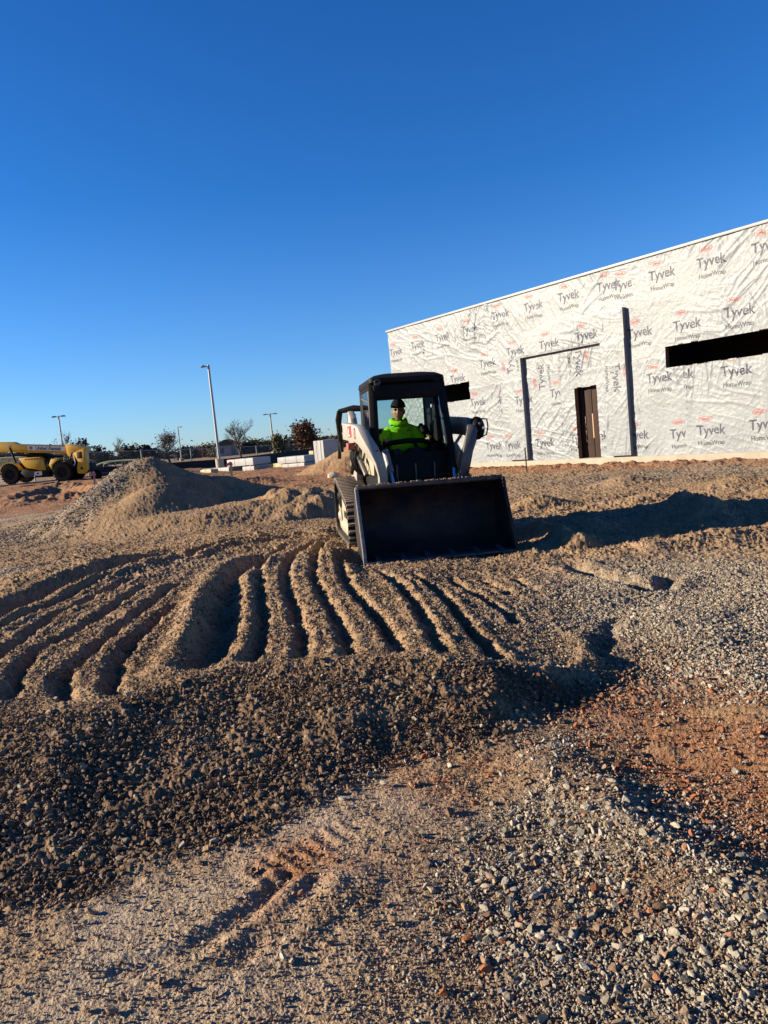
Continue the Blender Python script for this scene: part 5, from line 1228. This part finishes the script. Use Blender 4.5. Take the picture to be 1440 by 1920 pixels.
fpts = [(-60, 66, 862), (60, 63, 855), (162, 64, 849), (264, 70, 844.5), (357, 80, 842), (408, 86, 840), (480, 95, 836.5), (560, 106, 832), (640, 118, 826), (720, 130, 820)]
P3 = [aty(x, y, D) for x, D, y in fpts]; fo = empty('chain_link_fence', (P3[0][0], P3[0][1], 0), label='chain link fence with grey posts and a top rail in front of the trees', cat='fence')
O0 = Vector((P3[0][0], P3[0][1], 0)); FM = mat('fence_post', (.20, .20, .20), .5, metal=.4)
for i in range(len(P3) - 1):
    a, b_ = Vector(P3[i]) - O0, Vector(P3[i + 1]) - O0; L_ = (b_ - a).length; k = max(1, round(L_ / 9))
    MB().tube([a, b_], .035, 6).build('top_rail', FM, fo)
    gz0, gz1 = hz(*P3[i][:2]), hz(*P3[i + 1][:2])
    MB().add([(a.x, a.y, gz0), (b_.x, b_.y, gz1), tuple(b_), tuple(a)], [(0, 1, 2, 3)]).build('wire_mesh', wire_mat() if i == 0 else bpy.data.materials['chain_link'], fo)
    for q in range(k):
        p = a.lerp(b_, q / k); MB().tube([(p.x, p.y, gz0 - .2), (p.x, p.y, p.z + .08)], .05 if q else .07, 8).build('post', FM, fo)
sf = []
for (x, D, yt, yb) in ((180, 57, 876, 889), (262, 60, 872, 884), (340, 62, 866, 883), (425, 64, 860, 878), (470, 66, 855, 874), (535, 70, 847, 866), (640, 76, 836, 858)):
    sf.append((aty(x, yt, D), aty(x, yb, D)))
bm_ = MB()
for i in range(len(sf) - 1):
    a, b_ = sf[i], sf[i + 1]; th = .03
    vs = [a[1] - [0, 0, .3], b_[1] - [0, 0, .3], b_[0], a[0]]; bm_.add([tuple(q) for q in vs] + [tuple(q + np.array([0, th, 0])) for q in vs], [(0, 1, 2, 3), (7, 6, 5, 4), (3, 2, 6, 7), (0, 4, 5, 1), (0, 3, 7, 4), (1, 5, 6, 2)])
tag(bm_.build('silt_fence', mat('black_fabric', (.010, .011, .012), .8)), 'low black fabric silt fence running behind the gravel heap and lumber', 'fence')

# ---------------------------------------------------------------- wrapped packs and site clutter
PW_ = mat('pack_wrap', (.32, .32, .315), .45, col2=(.28, .27, .265), vscale=2, bump=.4, bscale=8); YW = mat('yellow_pack', (.40, .35, .16), .6, col2=(.33, .28, .13), vscale=3); TIM = mat('timber', (.36, .26, .14), .8, col2=(.28, .19, .10), vscale=8)
def pack(name, xl, xc, xr, yt, yb, D, label, m=PW_, phi=.60, group='white-wrapped lumber packs', bands=2, cat='lumber pack'):
    """box whose near vertical edge is at photo column xc; left face runs back-left, right face back-right"""
    cb_ = aty(xc, yb, D); ct = aty(xc, yt, D); h = ct[2] - cb_[2]; k = D / 1442.0
    L_ = (xc - xl) * k / math.cos(phi) * 1.05; W_l = (xr - xc) * k / math.sin(phi) * 1.05
    R = Matrix(((-math.cos(phi), math.sin(phi), 0), (math.sin(phi), math.cos(phi), 0), (0, 0, 1)))
    ax, ay = Vector((-math.cos(phi), math.sin(phi), 0)), Vector((math.sin(phi), math.cos(phi), 0))
    t = empty(name, tuple(cb_), label=label, cat=cat, group=group)
    P = lambda u, v_, z: ax * u + ay * v_ + Vector((0, 0, z)); n = 12
    vs = []; rr = random.Random(int(xc)); sag = [rr.uniform(-.02, .02) for _ in range(n + 1)]
    for i in range(n + 1):
        u = L_ * i / n; s_ = sag[i]
        vs += [P(u, 0, 0), P(u, -.015 + s_ * .5, h * .5), P(u, 0, h + s_ * .4), P(u, W_l / 2, h + .01 + s_), P(u, W_l, h), P(u, W_l, 0)]
    f = [(6 * i + q, 6 * i + (q + 1) % 6, 6 * i + 6 + (q + 1) % 6, 6 * i + 6 + q) for i in range(n) for q in range(6)] + [(5, 4, 3, 2, 1, 0), tuple(6 * n + q for q in range(6))]
    MB().add(vs, f).build('wrapping', m, t)
    for q in range(bands):
        u = L_ * (q + .7) / (bands + .4); w = .015; e = .006; pts = [P(u, -e - .018, 0), P(u, -e - .018, h + e), P(u, W_l + e, h + e + .01), P(u, W_l + e, 0)]
        MB().tube(pts, .008, 4).build('strap', DG, t)
    for u in (.12, .88): 
        c_ = P(L_ * u, W_l / 2, -.035); MB().box(tuple(c_), (.09, W_l, .09), Matrix(((ax.x, ay.x, 0), (ax.y, ay.y, 0), (0, 0, 1)))).build('bearer', TIM, t)
    return t
pack('lumber_pack', 422, 475, 501, 858.5, 871.5, 57, 'white lumber pack lying on top of the lower pack, right of the pink-flagged stake')
pack('lumber_pack', 454, 477, 502, 873.5, 884, 57, 'short white lumber pack at the bottom under the one beside the stake')
pack('lumber_pack', 374, 430, 455, 876, 888, 58, 'long low white lumber pack on the ground left of and behind the stake')
pack('lumber_pack', 519, 571, 595, 854, 866, 55, 'white lumber pack on top, just left of the tall white pack')
pack('lumber_pack', 527, 571, 595, 867.5, 876, 55, 'white lumber pack at the bottom beside the foot of the tall white pack')
pack('board_pack', 503, 528, 545, 868, 878, 56.5, 'pale yellow board pack between the two white lumber stacks', YW, group=None, bands=1)
pack('board_pack', 374, 396, 406, 880, 887, 55.5, 'small pale yellow board pack in front of the long low white one', YW, group=None, bands=1)
pack('board_pack', 352, 366, 374, 881, 888.5, 59, 'pale yellow board pack half hidden by the gravel heap', YW, group=None, bands=1)
pack('insulation_pack', 592, 610, 635, 825, 873, 47, 'tall white wrapped pack standing on end left of the loader', group=None, cat='wrapped pack')
pack('board_pack', 580, 588, 594, 845, 854, 60, 'small cream block behind the tall white pack', YW, group=None, bands=0)
# survey stakes
def stake(px, yt, yb, w, label, m, flag=None):
    g_ = gpt(px, yb); a = aty(px - 4, yt, g_.y); t = empty('survey_stake', tuple(g_), label=label, cat='stake'); tp = Vector(a) - g_; tp.x *= .5
    d = tp.normalized(); MB().prism([(-w / 2, -.2), (w / 2, -.2), (w / 2 + tp.x, tp.z - .05), (tp.x, tp.z), (-w / 2 + tp.x, tp.z - .04)], 'y', -.015, .015).build('stake', m, t)
    if flag:
        MB().prism([(tp.x - w, tp.z - .06), (tp.x + w * .7, tp.z - .04), (tp.x + w * .9, tp.z - .20), (tp.x + w * .2, tp.z - .23), (tp.x - w * .2, tp.z - .17), (tp.x - w * 1.9, tp.z - .22), (tp.x - w * 2, tp.z - .12)], 'y', -.03, .03).build('flagging', flag, t)
PK = mat('pink_flagging', (.62, .10, .13), .5)
stake(436, 865, 906, .11, 'pale wooden stake with pink flagging in front of the white lumber packs', mat('stake_wood', (.46, .34, .17), .8), PK)
stake(179, 883, 915, .075, 'weathered stake with faded pink tape beside the trench spoil', mat('stake_grey', (.36, .22, .17), .8), mat('faded_flagging', (.45, .15, .15), .6))
stake(988, 838, 888, .035, 'thin dark stake near the entrance surround of the wrapped building', mat('stake_dark', (.09, .07, .05), .8))
# pale rock
_r = gpt(625, 896); v, f = ico(2); v = v * np.array([.26, .15, .17]) * (1 + .18 * noise(v[:, 0] * 2, v[:, 1] * 2 + v[:, 2], 3))[:, None]
rk = npmesh('rock', v, f, mat('pale_rock', (.48, .42, .29), .9), None, smooth=False); rk.location = _r + Vector((0, 0, .10)); tag(rk, 'pale yellow rock on the red clay left of the loader track', 'rock')
# dark blue covered stack and the arched pale green frame behind it
_s = aty(226, 897, 55.5); bs = empty('tarp_stack', tuple(_s), (0, 0, .1), 'long low stack under a dark blue tarpaulin right of the telehandler', 'covered stack')
MB().prism([(-1.55, 0), (-1.5, .42), (-1.2, .52), (1.1, .66), (1.5, .60), (1.6, .02)], 'y', 0, 1.6).build('tarpaulin', mat('blue_tarp', (.012, .018, .055), .5, col2=(.02, .03, .09), vscale=2, bump=.6, bscale=6), bs, .04)
for x in (-1.2, 0, 1.2): MB().box((x, .8, -.04), (.12, 1.7, .12)).build('bearer', TIM, bs)
_s = aty(232, 884, 62); af = empty('arched_frame', (_s[0], 62, hz(_s[0], 62)), label='pale green arched tube frame on white posts above the blue tarpaulin', cat='frame'); zt = lambda px, py: aty(px, py, 62)
AG = mat('pale_green_tube', (.42, .48, .25), .5); 
for dy in (0, 1.6):
    pts = [zt(x, y) - np.array([_s[0], 62 - dy, af.location.z]) for x, y in ((181, 872), (190, 868.5), (203, 865.5), (229, 863.5), (264, 862.5), (296, 863))]
    MB().tube([tuple(p) for p in pts], .055, 8).build('arch_tube', AG, af)
    for q in (0, 2, 3, 5): MB().tube([tuple(pts[q]), (pts[q][0], pts[q][1], 0)], .04, 8).build('post', PM, af)
# concrete kerb edging the raised lot beyond
a, b_ = aty(-60, 915, 54), aty(300, 886, 62); kb = MB(); d = Vector(b_ - a); d.z = 0; d.normalize(); nrm = Vector((-d.y, d.x, 0))
za, zb = hz(a[0], a[1]) + .12, hz(b_[0], b_[1]) + .10
A, B = Vector((a[0], a[1], za)), Vector((b_[0], b_[1], zb)); dn = Vector((0, 0, -.35))
kb.add([A, B, B + nrm * 1.2, A + nrm * 1.2, A + dn, B + dn, B + nrm * 1.2 + dn, A + nrm * 1.2 + dn], [(0, 1, 2, 3), (7, 6, 5, 4), (0, 4, 5, 1), (1, 5, 6, 2), (2, 6, 7, 3), (3, 7, 4, 0)])
tag(kb.build('kerb', M_conc), kind='structure')
